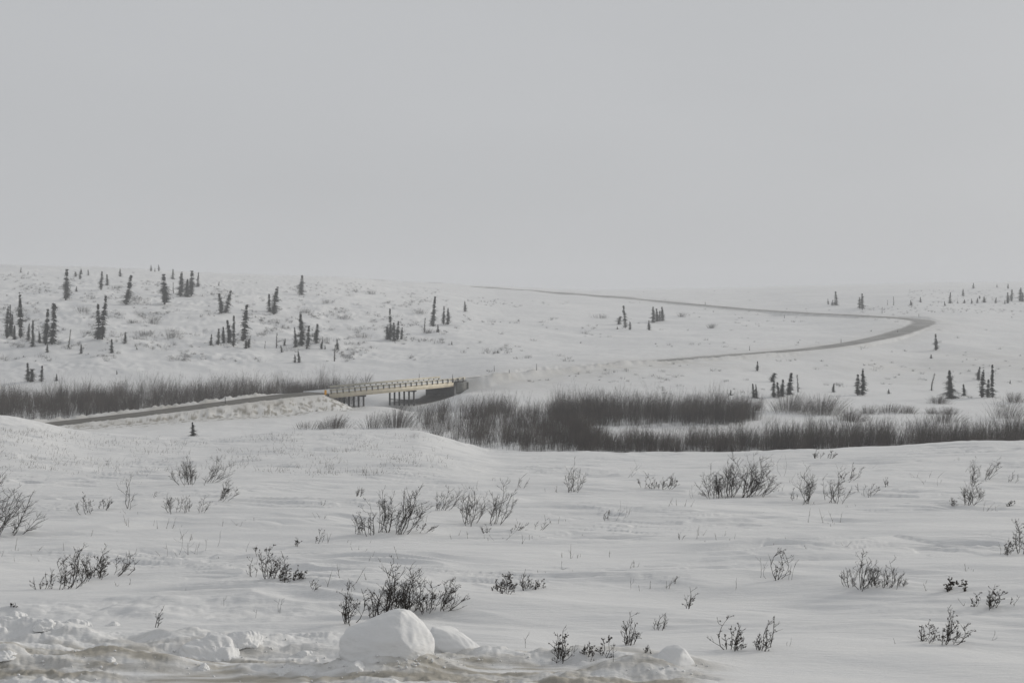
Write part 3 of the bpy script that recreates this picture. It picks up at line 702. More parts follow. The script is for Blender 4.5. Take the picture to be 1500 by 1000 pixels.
# ------------------------------------------------------------------ shrubs
def grow(mb, lf, r, p0, p1, rad, depth, leafy, dense, bias):
    """a bent stem from p0 to p1 with side twigs"""
    n = 5 if depth == 0 else 4
    p0 = np.array(p0, float); p1 = np.array(p1, float); L = float(np.linalg.norm(p1 - p0))
    side = np.array([r.gauss(0, 1), r.gauss(0, 1), -.4]) * L * .12
    P = []
    for i in range(n):
        t = i / (n - 1)
        P.append(p0 * (1 - t) + p1 * t + side * math.sin(t * math.pi) * 1.1 + np.array([r.gauss(0, .018), r.gauss(0, .018), r.gauss(0, .01)]) * L)
    P = np.array(P); R = np.linspace(rad, max(rad * .38, .0011), n)
    mb.tube(P, R, 4 if depth == 0 else 3)
    dirv = (p1 - p0) / max(L, 1e-6)
    if depth < 2:
        k = int(round((8.5 if depth == 0 else 4.4) * dense * r.uniform(.7, 1.3)))
        for q in range(k):
            t = r.uniform(.22 if depth == 0 else .15, .95); f = t * (n - 1); i = min(int(f), n - 2); b = P[i] * (1 - f + i) + P[i + 1] * (f - i)
            l = L * (r.uniform(.22, .48) if depth == 0 else r.uniform(.25, .55)) * (1.15 - .5 * t)
            u = dirv + np.array([r.gauss(0, .72) + bias * .2, r.gauss(0, .6), r.uniform(-.2, .3)])
            u /= np.linalg.norm(u)
            grow(mb, lf, r, b, b + u * l, max(rad * .55, .0013), depth + 1, leafy, dense, bias)
    if lf is not None and leafy > 0:
        for q in range(int(leafy * (1.4 if depth == 2 else 1.0) * r.uniform(0, 1.6) ** 2 + r.random() * .5)):
            t = r.uniform(.45, 1.0); f = t * (n - 1); i = min(int(f), n - 2); b = P[i] * (1 - f + i) + P[i + 1] * (f - i)
            s = r.uniform(.006, .014)
            for c in range(2):
                a = r.uniform(0, 6.28); e = np.array([math.cos(a), math.sin(a), r.uniform(-.8, .5)]) * s; g = np.cross(e, [r.gauss(0, 1), r.gauss(0, 1), r.gauss(0, 1)]); g /= np.linalg.norm(g) + 1e-9; g *= s * .55
                h = np.cross(e, g); h *= .3 * s / (np.linalg.norm(h) + 1e-9)
                lf.add([b, b + e * .5 + g, b + e, b + e * .5 - g, b + e * .45 + h, b + e * .5 - h], None, [[0, 1, 4], [1, 2, 4], [2, 3, 4], [3, 0, 4], [1, 0, 5], [2, 1, 5], [3, 2, 5], [0, 3, 5]])

SHRUBS = [  # px, base row, width, height, lean, stems, leafiness, density, kind, label
    (-8, 782, 84, 86, 26, 9, .25, 1.15, 'shrub', 'dense dark shrub cut by the frame edge, tallest at that side'),
    (22, 784, 50, 46, 24, 4, .25, .9, 'shrub', 'leaning low shrub tucked against the big shrub at the frame edge'),
    (276, 709, 42, 42, -3, 10, .15, 1.2, 'shrub', 'dense upright shrub just below the lone young spruce'),
    (307, 706, 36, 36, 14, 7, .15, 1.2, 'shrub', 'dense shrub leaning away from the upright one below the young spruce'),
    (324, 733, 26, 31, 12, 5, .3, 1.3, 'shrub', 'compact dark shrub leaning over bare snow below the dense pair'),
    (128, 752, 26, 28, -2, 4, .7, .8, 'shrub', 'small leafy shrub, first of three beside tall thin stalks'),
    (150, 748, 28, 20, 4, 4, .6, .8, 'shrub', 'small leafy shrub, second of three beside tall thin stalks'),
    (188, 746, 24, 48, 6, 3, .3, .6, 'shrub', 'tall thin stalks over a leafy sprig'),
    (252, 751, 28, 30, 0, 6, .3, 1, 'shrub', 'small round shrub below the compact dark leaning shrub'),
    (273, 750, 18, 24, 2, 4, .1, .9, 'shrub', 'airy small shrub between the round shrub and sparse sprigs'),
    (296, 749, 22, 24, 5, 4, .1, .6, 'shrub', 'sparse pale sprigs beside the airy small shrub'),
    (224, 729, 12, 9, 6, 2, .3, .6, 'sprig', 'tiny sprig above the small round shrub'),
    (64, 862, 34, 32, 6, 5, .5, .7, 'shrub', 'low outlying shrub at the foot of the broad leafy shrub'),
    (96, 862, 40, 62, 8, 7, .8, .9, 'shrub', 'broad leafy shrub with dark leaf knots near the frame edge'),
    (120, 852, 36, 44, 8, 6, .6, .9, 'shrub', 'upright middle shrub between broad leafy and fan shaped shrubs'),
    (142, 846, 32, 42, 6, 6, 1.2, 1, 'shrub', 'leaf heavy shrub with a dark knot of leaves'),
    (170, 842, 38, 40, 18, 5, .5, .7, 'shrub', 'fan shaped shrub leaning over smooth snow beside leaf heavy shrub'),
    (391, 848, 26, 50, 2, 5, 1.0, .8, 'shrub', 'upright shrub with dark leafy tips, alone in mid field'),
    (404, 846, 22, 40, 10, 4, .7, .7, 'shrub', 'slanting shrub behind the upright dark tipped shrub'),
    (370, 845, 14, 27, -1, 3, .5, .5, 'shrub', 'short two stemmed shrub beside the dark tipped shrub'),
    (377, 812, 9, 15, 1, 2, 1.5, .6, 'sprig', 'leafy stub above the short two stemmed shrub'),
    (414, 851, 18, 21, 6, 4, .8, 1, 'shrub', 'stocky small shrub below the slanting shrub'),
    (433, 848, 20, 17, 8, 4, .8, 1, 'shrub', 'stocky small shrub, outermost of the dark tipped set'),
    (456, 861, 26, 14, 8, 4, .3, .5, 'sprig', 'faint sprigs lying past the stocky small shrubs'),
    (260, 813, 6, 40, 4, 1, 0, .5, 'stalk', 'tallest bare stalk in the thin row of stalks'),
    (275, 812, 10, 26, 3, 2, .2, .6, 'stalk', 'second bare stalk, forked, in the thin row of stalks'),
    (288, 811, 9, 15, 3, 2, 0, .6, 'stalk', 'short stalk beside the forked one in the thin row'),
    (243, 816, 6, 16, 1, 1, .3, .5, 'stalk', 'short stalk at the start of the thin row of stalks'),
    (299, 806, 6, 15, 1, 1, 0, .5, 'stalk', 'faint stalk near the end of the thin row'),
    (317, 800, 6, 21, 4, 1, 0, .5, 'stalk', 'faint leaning stalk at the end of the thin row'),
    (362, 808, 6, 15, 4, 1, 0, .5, 'stalk', 'lone faint stalk near the leafy stub'),
    (436, 800, 14, 11, 2, 3, 1, .7, 'sprig', 'low leafy sprig in mid field above stocky shrubs'),
    (464, 796, 11, 22, 3, 3, .8, .7, 'sprig', 'leafy sprig with two dark stems in mid field'),
    (524, 727, 18, 16, 4, 4, .7, .8, 'sprig', 'leafy sprig behind the large central shrub set'),
    (472, 739, 10, 8, 3, 2, .2, .5, 'sprig', 'faint sprig on the snow before the central shrub set'),
    (525, 782, 22, 35, -2, 5, .4, .8, 'shrub', 'outer low shrub of the central set with pale stems'),
    (544, 783, 17, 48, 0, 4, .7, .8, 'shrub', 'narrow dark shrub in the central set'),
    (557, 779, 17, 62, 3, 4, .6, .9, 'shrub', 'tall upright shrub in the central set'),
    (568, 779, 16, 54, 2, 4, .3, .8, 'shrub', 'pale airy shrub in the middle of the central set'),
    (586, 782, 40, 70, 22, 7, .7, 1.1, 'shrub', 'large leafy shrub of the central set leaning over snow'),
    (614, 779, 42, 13, 12, 4, .8, .7, 'sprig', 'low leafy branches trailing from the central set'),
    (648, 747, 46, 36, 12, 7, .2, .9, 'shrub', 'bent shrub behind the twin airy shrubs'),
    (688, 769, 42, 55, 3, 8, .2, 1.0, 'shrub', 'round airy shrub, darker of the airy twins'),
    (724, 769, 40, 62, 16, 6, .2, 1.0, 'shrub', 'leaning airy shrub, paler of the airy twins'),
    (713, 780, 22, 13, -2, 4, .2, .8, 'sprig', 'low twiggy sprig at the foot of the leaning airy shrub'),
    (755, 777, 28, 11, 8, 4, .3, .8, 'sprig', 'low slanting sprig past the leaning airy shrub'),
    (789, 776, 20, 23, 10, 3, .4, .7, 'sprig', 'lone slanting sprig on open snow past the airy twins'),
    (764, 713, 24, 21, 10, 3, .1, .6, 'shrub', 'wispy slanting shrub above the airy twins'),
    (840, 718, 40, 44, 4, 7, .12, .7, 'shrub', 'fine wispy shrub on its own in the upper field'),
    (834, 721, 18, 12, 8, 3, .2, .7, 'sprig', 'low sprig at the foot of the fine wispy shrub'),
    (922, 698, 17, 28, 8, 3, .1, .4, 'stalk', 'group of slanting thin stalks near the field crest'),
    (942, 714, 12, 26, 0, 3, 1, .7, 'shrub', 'first upright leafy stems of the low leafy row'),
    (957, 716, 24, 16, 0, 5, 1, .8, 'shrub', 'middle tuft of the low leafy row'),
    (976, 716, 26, 24, 8, 6, 1.1, 1, 'shrub', 'dark end tuft of the low leafy row'),
    (1046, 729, 44, 46, -8, 9, .2, 1.1, 'shrub', 'outer half of the largest dark shrub near the crest'),
    (1066, 729, 44, 62, 2, 12, .3, 1.3, 'shrub', 'tallest dense middle of the largest dark shrub near the crest'),
    (1092, 728, 36, 66, 14, 9, .2, 1.2, 'shrub', 'upswept dense shrub leaning on the largest dark shrub'),
    (1110, 726, 46, 36, 14, 8, .2, 1.1, 'shrub', 'low spreading shrub at the lee side of the largest dark shrub'),
    (1016, 730, 14, 20, -4, 2, 0, .5, 'stalk', 'pale stalks before the largest dark shrub'),
    (889, 762, 8, 14, 0, 2, 1.2, .6, 'sprig', 'small dark leafy sprig beside two slanting stalks'),
    (901, 761, 9, 30, 8, 1, .2, .5, 'stalk', 'taller slanting stalk beside the dark leafy sprig'),
    (911, 760, 9, 22, 9, 1, 0, .5, 'stalk', 'shorter slanting stalk beside the dark leafy sprig'),
    (1196, 671, 22, 12, 0, 5, .9, .9, 'shrub', 'low leafy shrub on the field crest under the willow row'),
    (1216, 671, 16, 12, 5, 4, 1, 1, 'shrub', 'low dark leafy shrub on the field crest, partner of the first'),
    (1146, 698, 10, 32, 2, 2, .1, .4, 'stalk', 'hair thin stalk near the lee of the largest dark shrub'),
    (1181, 736, 24, 56, 3, 7, .3, .9, 'shrub', 'upright airy shrub with a dense foot past the largest shrub'),
    (1164, 731, 14, 16, -2, 3, .4, .7, 'sprig', 'little sprig at the foot of the upright airy shrub'),
    (1222, 737, 38, 48, 9, 7, .4, .9, 'shrub', 'feathery fan shrub beside the upright airy shrub'),
    (1240, 703, 32, 26, 8, 5, .5, .8, 'shrub', 'spiky small shrub behind the feathery fan shrub'),
    (1272, 727, 34, 22, 6, 5, .3, .8, 'shrub', 'low flat shrub with drooping twigs past the feathery fan'),
    (1298, 713, 12, 14, 2, 3, 1, .7, 'sprig', 'small dark arched sprig beyond the low flat shrub'),
    (1398, 741, 16, 12, -2, 4, .6, .9, 'sprig', 'low tuft at the foot of the dense small shrub near the frame edge'),
    (1420, 739, 32, 46, 4, 9, .4, 1, 'shrub', 'dense small shrub with one tall twig near the frame edge'),
    (1424, 702, 16, 30, 2, 4, .7, .8, 'shrub', 'upright leafy shrub behind the dense small shrub'),
    (1444, 702, 32, 32, 14, 5, .8, .8, 'shrub', 'leaning leafy shrub behind the dense small shrub'),
    (1480, 706, 20, 15, 6, 3, .4, .7, 'sprig', 'small sprig near the frame edge beyond the leafy shrubs'),
    (1478, 741, 16, 9, 3, 4, .8, .9, 'sprig', 'tiny leafy tuft near the frame edge'),
    (1476, 812, 16, 25, 2, 4, 1, .8, 'shrub', 'leafy shrub beside the tall shrub cut by the frame edge'),
    (1496, 811, 22, 56, 4, 5, .5, .9, 'shrub', 'tall shrub cut by the frame edge in mid field'),
    (1462, 813, 5, 20, -1, 1, 0, .4, 'stalk', 'single stalk standing before the tall edge shrub'),
    (1137, 849, 18, 50, 7, 4, .8, .6, 'shrub', 'tall stalks with a dark leafy foot in mid field'),
    (1113, 846, 6, 30, 1, 1, 0, .5, 'stalk', 'outer bare stalk beside the stalks with a leafy foot'),
    (1125, 846, 6, 26, 0, 1, 0, .5, 'stalk', 'inner bare stalk beside the stalks with a leafy foot'),
    (1157, 849, 16, 28, 9, 2, .1, .4, 'stalk', 'slanting stalks past the leafy foot'),
    (1244, 859, 18, 26, -3, 4, .1, .9, 'shrub', 'outer fan of the long low twiggy shrub'),
    (1263, 861, 28, 50, 5, 6, .3, .8, 'shrub', 'tallest twigs of the long low twiggy shrub'),
    (1284, 859, 26, 34, 3, 7, .1, .9, 'shrub', 'dense middle of the long low twiggy shrub'),
    (1298, 859, 20, 40, 4, 4, .1, .8, 'shrub', 'upswept stems near the end of the long low twiggy shrub'),
    (1318, 858, 22, 18, 6, 4, .1, .8, 'shrub', 'short end fan of the long low twiggy shrub'),
    (1390, 864, 24, 18, 0, 4, 2.2, .9, 'shrub', 'low shrub with fat dark leaf clumps'),
    (1408, 862, 20, 14, 4, 3, 2.2, .9, 'shrub', 'side spray of fat dark leaves on snow'),
    (1424, 888, 16, 20, 4, 3, 1.3, .6, 'sprig', 'leafy sprig with one bare twig below the fat leaf shrub'),
    (1450, 889, 28, 34, 8, 6, .8, .8, 'shrub', 'slanting shrub near the frame edge below the fat leaf shrub'),
    (1483, 886, 16, 14, 6, 2, .4, .5, 'sprig', 'faint sprig at the frame edge past the slanting shrub'),
    (1352, 939, 26, 28, 6, 5, .5, .8, 'shrub', 'low shrub of the lone lower pair, shorter one'),
    (1384, 942, 28, 48, 8, 6, .7, .9, 'shrub', 'taller shrub of the lone lower pair'),
    (1448, 936, 8, 14, 6, 1, .4, .4, 'stalk', 'single slanting stalk on smooth snow near the frame edge'),
    (1311, 942, 5, 9, -4, 1, 0, .4, 'stalk', 'short tilted stalk beside the lone lower pair'),
    (1066, 951, 14, 48, 1, 3, .9, .7, 'shrub', 'upright stems with dark leaf knots near the pyramid block'),
    (1081, 953, 20, 36, 6, 4, .9, .7, 'shrub', 'slanting leafy stems past the upright knotted stems'),
    (1114, 952, 18, 36, 6, 5, .4, .8, 'shrub', 'bushy stems near smooth lower snow'),
    (1126, 948, 14, 40, 6, 2, .7, .6, 'shrub', 'two tall twigs with leaf dots behind the bushy stems'),
    (1155, 947, 10, 13, 8, 1, 0, .4, 'stalk', 'leaning stalk past the twigs with leaf dots'),
    (820, 964, 22, 42, 2, 5, 1, .7, 'shrub', 'dark knotted shrub before the ploughed bank'),
    (840, 958, 8, 16, 1, 2, .2, .5, 'stalk', 'short stalk beside the dark knotted shrub'),
    (860, 961, 15, 22, 2, 4, .6, .8, 'sprig', 'small sprig between dark knotted shrub and zigzag stem'),
    (880, 964, 20, 34, 12, 2, 1.4, .6, 'shrub', 'zigzag leafy stem before the ploughed bank'),
    (896, 969, 5, 24, 0, 1, .8, .4, 'stalk', 'upright stalk behind the ploughed bank beside the zigzag stem'),
    (921, 943, 26, 44, 2, 7, .3, .6, 'shrub', 'upright fan of thin stems in the lower field'),
    (966, 923, 24, 27, 5, 4, .2, .6, 'shrub', 'forked thin shrub beside the upright fan'),
    (946, 956, 10, 11, 4, 3, .2, .7, 'sprig', 'small sprig above the pyramid block'),
    (1007, 891, 18, 34, 3, 3, .4, .7, 'shrub', 'lone forked shrub in the smooth lower field'),
    (990, 854, 7, 11, 3, 2, .3, .5, 'sprig', 'tiny double sprig on the smooth field'),
    (922, 862, 8, 17, 3, 1, .1, .5, 'stalk', 'faint stalk on the smooth field near the tiny sprig'),
    (1076, 862, 6, 18, 4, 1, .2, .4, 'stalk', 'thin lone stalk on the smooth field'),
    (728, 865, 9, 16, -2, 3, 1, .8, 'sprig', 'leafy outlier beside the dark small shrub'),
    (740, 869, 16, 30, 2, 5, .8, 1.1, 'shrub', 'dark small shrub on open snow'),
    (768, 863, 14, 32, 3, 4, .3, .8, 'shrub', 'forked shrub beside the dark small shrub'),
    (783, 862, 24, 14, 6, 4, .7, .8, 'sprig', 'spreading low sprig beside the forked shrub'),
    (510, 913, 38, 60, 6, 6, .5, .9, 'shrub', 'tree like shrub with curved stems behind the snow block'),
    (545, 905, 16, 42, -4, 4, .4, .8, 'shrub', 'thin outer stems between tree like shrub and tallest shrub'),
    (563, 904, 30, 84, 8, 8, .5, 1.0, 'shrub', 'tallest shrub with one long whip twig behind the snow block'),
    (584, 899, 22, 46, 8, 4, .2, .9, 'shrub', 'thick stemmed low shrub in front of the tallest shrub'),
    (598, 897, 34, 66, 2, 9, .4, 1.1, 'shrub', 'dense dark shrub directly behind the snow block peak'),
    (624, 894, 24, 44, 3, 5, .4, .9, 'shrub', 'medium shrub between dense dark and spreading shrubs'),
    (645, 893, 46, 46, 18, 7, .4, .9, 'shrub', 'spreading shrub leaning past the snow block'),
    (228, 919, 12, 26, 7, 2, .2, .8, 'shrub', 'lone little slanting shrub on the back ridge of the bank'),
    (17, 887, 10, 6, 3, 2, 1.6, .6, 'sprig', 'leafy speck above the rounded edge lump'),
    (408, 897, 10, 22, 3, 2, .1, .4, 'stalk', 'faint pair of stalks between dark tipped set and heap'),
    (327, 888, 5, 13, 1, 1, 0, .4, 'stalk', 'faint stalk above the long heap'),
    (375, 904, 7, 12, 3, 1, .2, .4, 'stalk', 'faint forked stalk behind the small chunk'),
    (773, 948, 6, 24, 4, 1, 0, .4, 'stalk', 'pale stalk near the end of the sloping block'),
    (822, 834, 5, 13, 0, 1, 0, .5, 'stalk', 'thin stalk in the empty middle field'),
    (996, 789, 16, 11, 2, 3, .1, .5, 'sprig', 'faint sprig below the largest dark shrub'),
]
KINDS = {'shrub': ('birch_shrub', 'shrub', 'leafless birch shrubs on the near field'), 'sprig': ('birch_sprig', 'sprig', 'small sprigs on the near field'), 'stalk': ('dry_stalk', 'stalk', 'dry stalks on the near field')}
SHRUBS = [(*s[:8], *KINDS[s[8]], s[9]) for s in SHRUBS]
def build_shrubs():
    pts = at([s[0] for s in SHRUBS], [s[1] for s in SHRUBS])
    for k, ((px, yb, w, h, lean, n, leafy, dense, name, cat, group, label), p) in enumerate(zip(SHRUBS, pts)):
        r = random.Random(900 + k * 7)
        sc = p[1] / FOC; Hh = h * sc; W = w * sc
        root = empty(name, p)
        st = MB(); lf = MB()
        bw = .22 * W
        n = n if n < 3 else int(n * 1.3)
        for i in range(n):
            f = (i + .5) / n * 2 - 1 + r.uniform(-.25, .25) / max(n, 1)
            bx_ = f * bw + r.gauss(0, .03) * W; by_ = r.gauss(0, .22) * W
            tx = f * W * .44 + lean * sc * r.uniform(.6, 1.15) + r.gauss(0, .06) * W; ty = by_ * 1.6 + r.gauss(0, .10) * W
            tz = Hh * (1.0 if i == n // 2 else r.uniform(.55, .98)) * (1 - .28 * abs(f) * (n > 2))
            gz = float(height(np.array([p[0] + bx_]), np.array([p[1] + by_]))[0]) - p[2]
            rad = min(max(.0030 + .0044 * Hh, .0032 * p[1] / 18.0 * .8), .0125) * r.uniform(.8, 1.15)
            if cat == "stalk": rad *= .55
            grow(st, lf if leafy > 0 else None, r, (bx_, by_, gz - .04), (tx, ty, gz * .4 + tz), rad, 0 if cat != "stalk" else 1, leafy, dense, .5 + lean / max(h, 1))
        st.build("stems", M["twig"], root)
        if lf.n: lf.build("withered_leaves", M["leaf"], root)
        tag(root, label, cat, group)

# ------------------------------------------------------------------ willows
def willow_arrays(pts, hts, seed, spread=.22, twigs=8, rad=.016, wlean=.06, side_k=1.0, lean=None):
    """many bare upright stems with side shoots, as thin three-sided tapering blades; returns V, T"""
    g = np.random.RandomState(seed); n = len(pts)
    P0 = pts.copy(); P0[:, 2] -= .15
    tipd = np.stack([g.normal(wlean, spread, n), g.normal(0, spread, n), np.ones(n)], -1)
    if lean is not None: tipd[:, :2] += lean
    tipd *= hts[:, None]
    midd = tipd * .5; midd[:, :2] *= .7
    segs = [(P0, P0 + midd, np.full(n, rad), np.full(n, rad * .7)), (P0 + midd, P0 + tipd, np.full(n, rad * .7), np.full(n, rad * .25))]
    t = g.uniform(.12, .92, (n, twigs)); base = np.where(t[..., None] < .5, P0[:, None] + midd[:, None] * (t / .5)[..., None], (P0 + midd)[:, None] + (tipd - midd)[:, None] * ((t - .5) / .5)[..., None])
    l = hts[:, None] * g.uniform(.12, .34, (n, twigs)) * (1.15 - .75 * t)
    dv = np.stack([g.normal(wlean, .5, (n, twigs)), g.normal(0, .5, (n, twigs)), np.ones((n, twigs))], -1); dv /= np.linalg.norm(dv, axis=-1)[..., None]
    b = base.reshape(-1, 3); e = (base + dv * l[..., None]).reshape(-1, 3)
    segs.append((b, e, np.full(len(b), rad * .5 * side_k), np.full(len(b), rad * .15 * side_k)))
    Vs, Ts, off = [], [], 0
    for a, c, ra, rc in segs:
        m = len(a); th = g.uniform(0, 6.28, m); V = np.empty((m, 6, 3))
        for q in range(3):
            an = th + q * 2.0944; o = np.stack([np.cos(an), np.sin(an), np.zeros(m)], -1)
            V[:, q] = a + o * ra[:, None]; V[:, 3 + q] = c + o * rc[:, None]
        base_i = (np.arange(m) * 6)[:, None, None]
        q4 = np.array([[0, 1, 4, 3], [1, 2, 5, 4], [2, 0, 3, 5]])
        Ts.append((q4[None] + base_i).reshape(-1, 4) + off); Vs.append(V.reshape(-1, 3)); off += m * 6
    return np.concatenate(Vs), np.concatenate(Ts)

def thicket(name, label, seed, n, sampler, hmin, hmax, twigs=11, rad=.0135, m="willow", kind="stuff", clump=.35, cat="thicket", frost=0.0, spread=.17):
    g = np.random.RandomState(seed)
    px, d = sampler(g, n)
    px = px + g.normal(0, 9, len(px)); d = d + g.normal(0, 2.5, len(d))
    X = (px - 750) / FOC * d; Y = d
    keep = noise(X / 5.0, Y / 5.0, seed + 3) + .6 * noise(X / 2.2, Y / 2.2, seed + 4) > -clump + g.uniform(-.3, .3, len(X)) * .6
    X, Y = X[keep], Y[keep]
    dist = np.abs(road_field(X, Y)[0]); keep = dist > 7.5; X, Y = X[keep], Y[keep]
    Z = height(X, Y)
    nc = len(X); rep = g.randint(9, 17, nc); rc = g.uniform(.7, 1.5, nc)
    hc = g.uniform(hmin, hmax, nc) * (1 + (.34 * sstep(20, 55, X) if seed == 14 else 0)) * (1 + .40 * noise(X / 7, Y / 7, seed + 9)) * g.choice([.6, .8, 1.0, 1.0, 1.12], nc)
    idx = np.repeat(np.arange(nc), rep); off = g.normal(0, .42, (len(idx), 2)) * rc[idx, None]
    X = X[idx] + off[:, 0]; Y = Y[idx] + off[:, 1]; Z = height(X, Y)
    rr = np.hypot(off[:, 0], off[:, 1]) / rc[idx]
    lean = off * (.42 / np.maximum(rc[idx], .6))[:, None]
    hts = hc[idx] * np.clip(1.05 - .30 * rr ** 1.5, .3, 1.1) * g.uniform(.72, 1.05, len(idx))
    V, Q = willow_arrays(np.stack([X, Y, Z], -1), hts, seed, twigs=twigs, rad=rad, spread=spread, lean=lean)
    o = mesh_obj(name, V, Q, M[m]); tag(o, label, cat, kind=kind)
    if frost > 0:                                        # short rime-covered undergrowth at the foot of the stems
        k = g.rand(len(X)) < frost
        V, Q = willow_arrays(np.stack([X, Y, Z], -1)[k], hts[k] * g.uniform(.15, .38, k.sum()), seed + 5, twigs=6, rad=rad * .8, spread=.5)
        o2 = mesh_obj("frosted_undergrowth", V, Q, M["frost"]); tag(o2, "pale frosted undergrowth at the foot of " + cat_phrase[label], "undergrowth", kind="stuff")
cat_phrase = {}
def between(px0, px1, xs, d0, d1):
    def f(g, n):
        px = g.uniform(px0, px1, n); a = np.interp(px, xs, d0); b = np.interp(px, xs, d1)
        return px, a + (b - a) * g.uniform(0, 1, n)
    return f
L1 = "dense bare willow belt standing behind the road below the hill"; cat_phrase[L1] = "the willow belt behind the road"
L2 = "dark willow mass on the near bank beside the bridge end"; cat_phrase[L2] = "the willow mass beside the bridge"
L3 = "tall even hedge like row of bare willows beyond the snow gap"; cat_phrase[L3] = "the even willow row"
L4 = "long loose willow row standing along the crest of the near field"; cat_phrase[L4] = "the willow row along the field crest"
thicket("willow_thicket", L1, 11, 1650, between(-110, 516, [-110, 60, 200, 330, 464, 516], [290, 293, 309, 326, 347, 360], [352, 365, 374, 386, 398, 394]), 3.6, 5.9, frost=.07, clump=.5)
def mass(g, n):
    px = np.concatenate([g.uniform(618, 860, n // 2), g.uniform(690, 880, n // 2)])
    a = np.interp(px, [610, 640, 700, 760, 880], [262, 240, 236, 230, 226]); b = np.interp(px, [610, 640, 700, 760, 830, 880], [282, 318, 322, 312, 300, 262])
    return px, a + (b - a) * g.uniform(0, 1, len(px))
thicket("willow_thicket", L2, 12, 900, mass, 2.9, 4.8, frost=.07, clump=.24)
thicket("willow_thicket", L3, 13, 640, between(812, 1102, [812, 850, 1050, 1102], [292, 284, 286, 296], [316, 318, 316, 306]), 4.9, 6.3, frost=.04, clump=.7)
thicket("willow_thicket", L4, 14, 1500, between(840, 1620, [840, 1000, 1250, 1400, 1620], [222, 226, 226, 226, 226], [252, 244, 250, 256, 262]), 2.6, 4.1, frost=.07, clump=.26)

BUSHES = [ # px, base row, width px, height px, stems, label
    (452, 627, 44, 14, 40, "thin pale willow bush at the field crest before the bridge bank"),
    (490, 627, 40, 22, 100, "dark rounded willow bush at the field crest before the bridge bank"),
    (548, 627, 36, 28, 44, "loose willow bush on the snow below the bridge piles, away from the creek"),
    (583, 626, 44, 34, 110, "dark dense willow bush on the snow below the bridge piles, nearer the creek"),
    (537, 560, 14, 16, 26, "small pale willow bush standing behind the bridge deck"),
    (1160, 603, 60, 30, 170, "broad dark willow bush under the spruce clump"),
    (1206, 607, 56, 34, 150, "broad feathery willow bush beside the willow bush under the spruce clump"),
    (1246, 617, 40, 24, 90, "low willow bush between the broad feathery bush and the willow row"),
    (1273, 606, 26, 16, 50, "small wind swept willow bush leaning over open snow"),
    (1304, 604, 36, 15, 80, "flat oblong willow bush, wider of the neighbouring two"),
    (1330, 605, 24, 14, 60, "flat oblong willow bush, narrower of the neighbouring two"),
    (1376, 591, 26, 15, 80, "low bush at the foot of the broad cone shaped spruce"),
    (1364, 606, 18, 11, 36, "pale tiny bush below the broad cone shaped spruce"),
    (1387, 607, 28, 13, 50, "pale flat bush below the broad cone shaped spruce"),
    (1486, 589, 22, 18, 60, "lone willow bush at the frame edge above the willow row"),
    (1108, 601, 16, 22, 36, "thin willow bush beside the end of the even willow row"),
    (1091, 600, 14, 20, 30, "sparse willow bush touching the end of the even willow row"),
    (1475, 612, 46, 34, 60, "sparse leaning willow bush rising out of the willow row"),
    (1384, 618, 40, 26, 60, "pale sparse willow bush rising out of the willow row"),
]
def build_bushes():
    pts = at([b[0] for b in BUSHES], [b[1] for b in BUSHES])
    for k, ((px, yb, w, h, n, label), p) in enumerate(zip(BUSHES, pts)):
        g = np.random.RandomState(300 + k); sc = p[1] / FOC
        n = int(n * 2.4); X = g.normal(0, .26, n) * w * sc; Y = g.normal(0, .30, n) * w * sc
        Z = height(p[0] + X, p[1] + Y) - p[2]
        hts = h * sc * g.uniform(.55, 1.05, n) * np.exp(-(X / (w * sc * .55)) ** 2 * .8)
        V, Q = willow_arrays(np.stack([X, Y, Z], -1), hts, 300 + k, twigs=11, rad=.015, wlean=.20, spread=.24, lean=np.stack([X, Y], -1) / (w * sc) * .9)
        o = mesh_obj("willow_bush", V, Q, M["willow"]); o.location = p
        tag(o, label, "bush", "willow bushes on the valley snow")
build_bushes()

# ------------------------------------------------------------------ hillside scrub and tundra grass (uncountable)
def scrub(name, label, seed, px, py, hmin, hmax, stems, m, rad, cat, spread=.55, wide=.35):
    g = np.random.RandomState(seed)
    P = at(px, py)
    d = np.abs(road_field(P[:, 0], P[:, 1])[0]); P = P[d > 9]
    n = len(P); hs = g.uniform(hmin, hmax, n)
    Q = np.repeat(P, stems, 0); w = np.repeat(hs * wide * g.uniform(.6, 2.2, n), stems)
    Q[:, 0] += g.normal(0, 1, len(Q)) * w; Q[:, 1] += g.normal(0, 1, len(Q)) * w
    Q[:, 2] = height(Q[:, 0], Q[:, 1])
    r_ = rad if np.isscalar(rad) else rad
    V, F = willow_arrays(Q, np.repeat(hs, stems) * g.uniform(.5, 1.1, len(Q)), seed, twigs=5, rad=r_, spread=spread)
    o = mesh_obj(name, V, F, M[m]); tag(o, label, cat, kind="stuff")
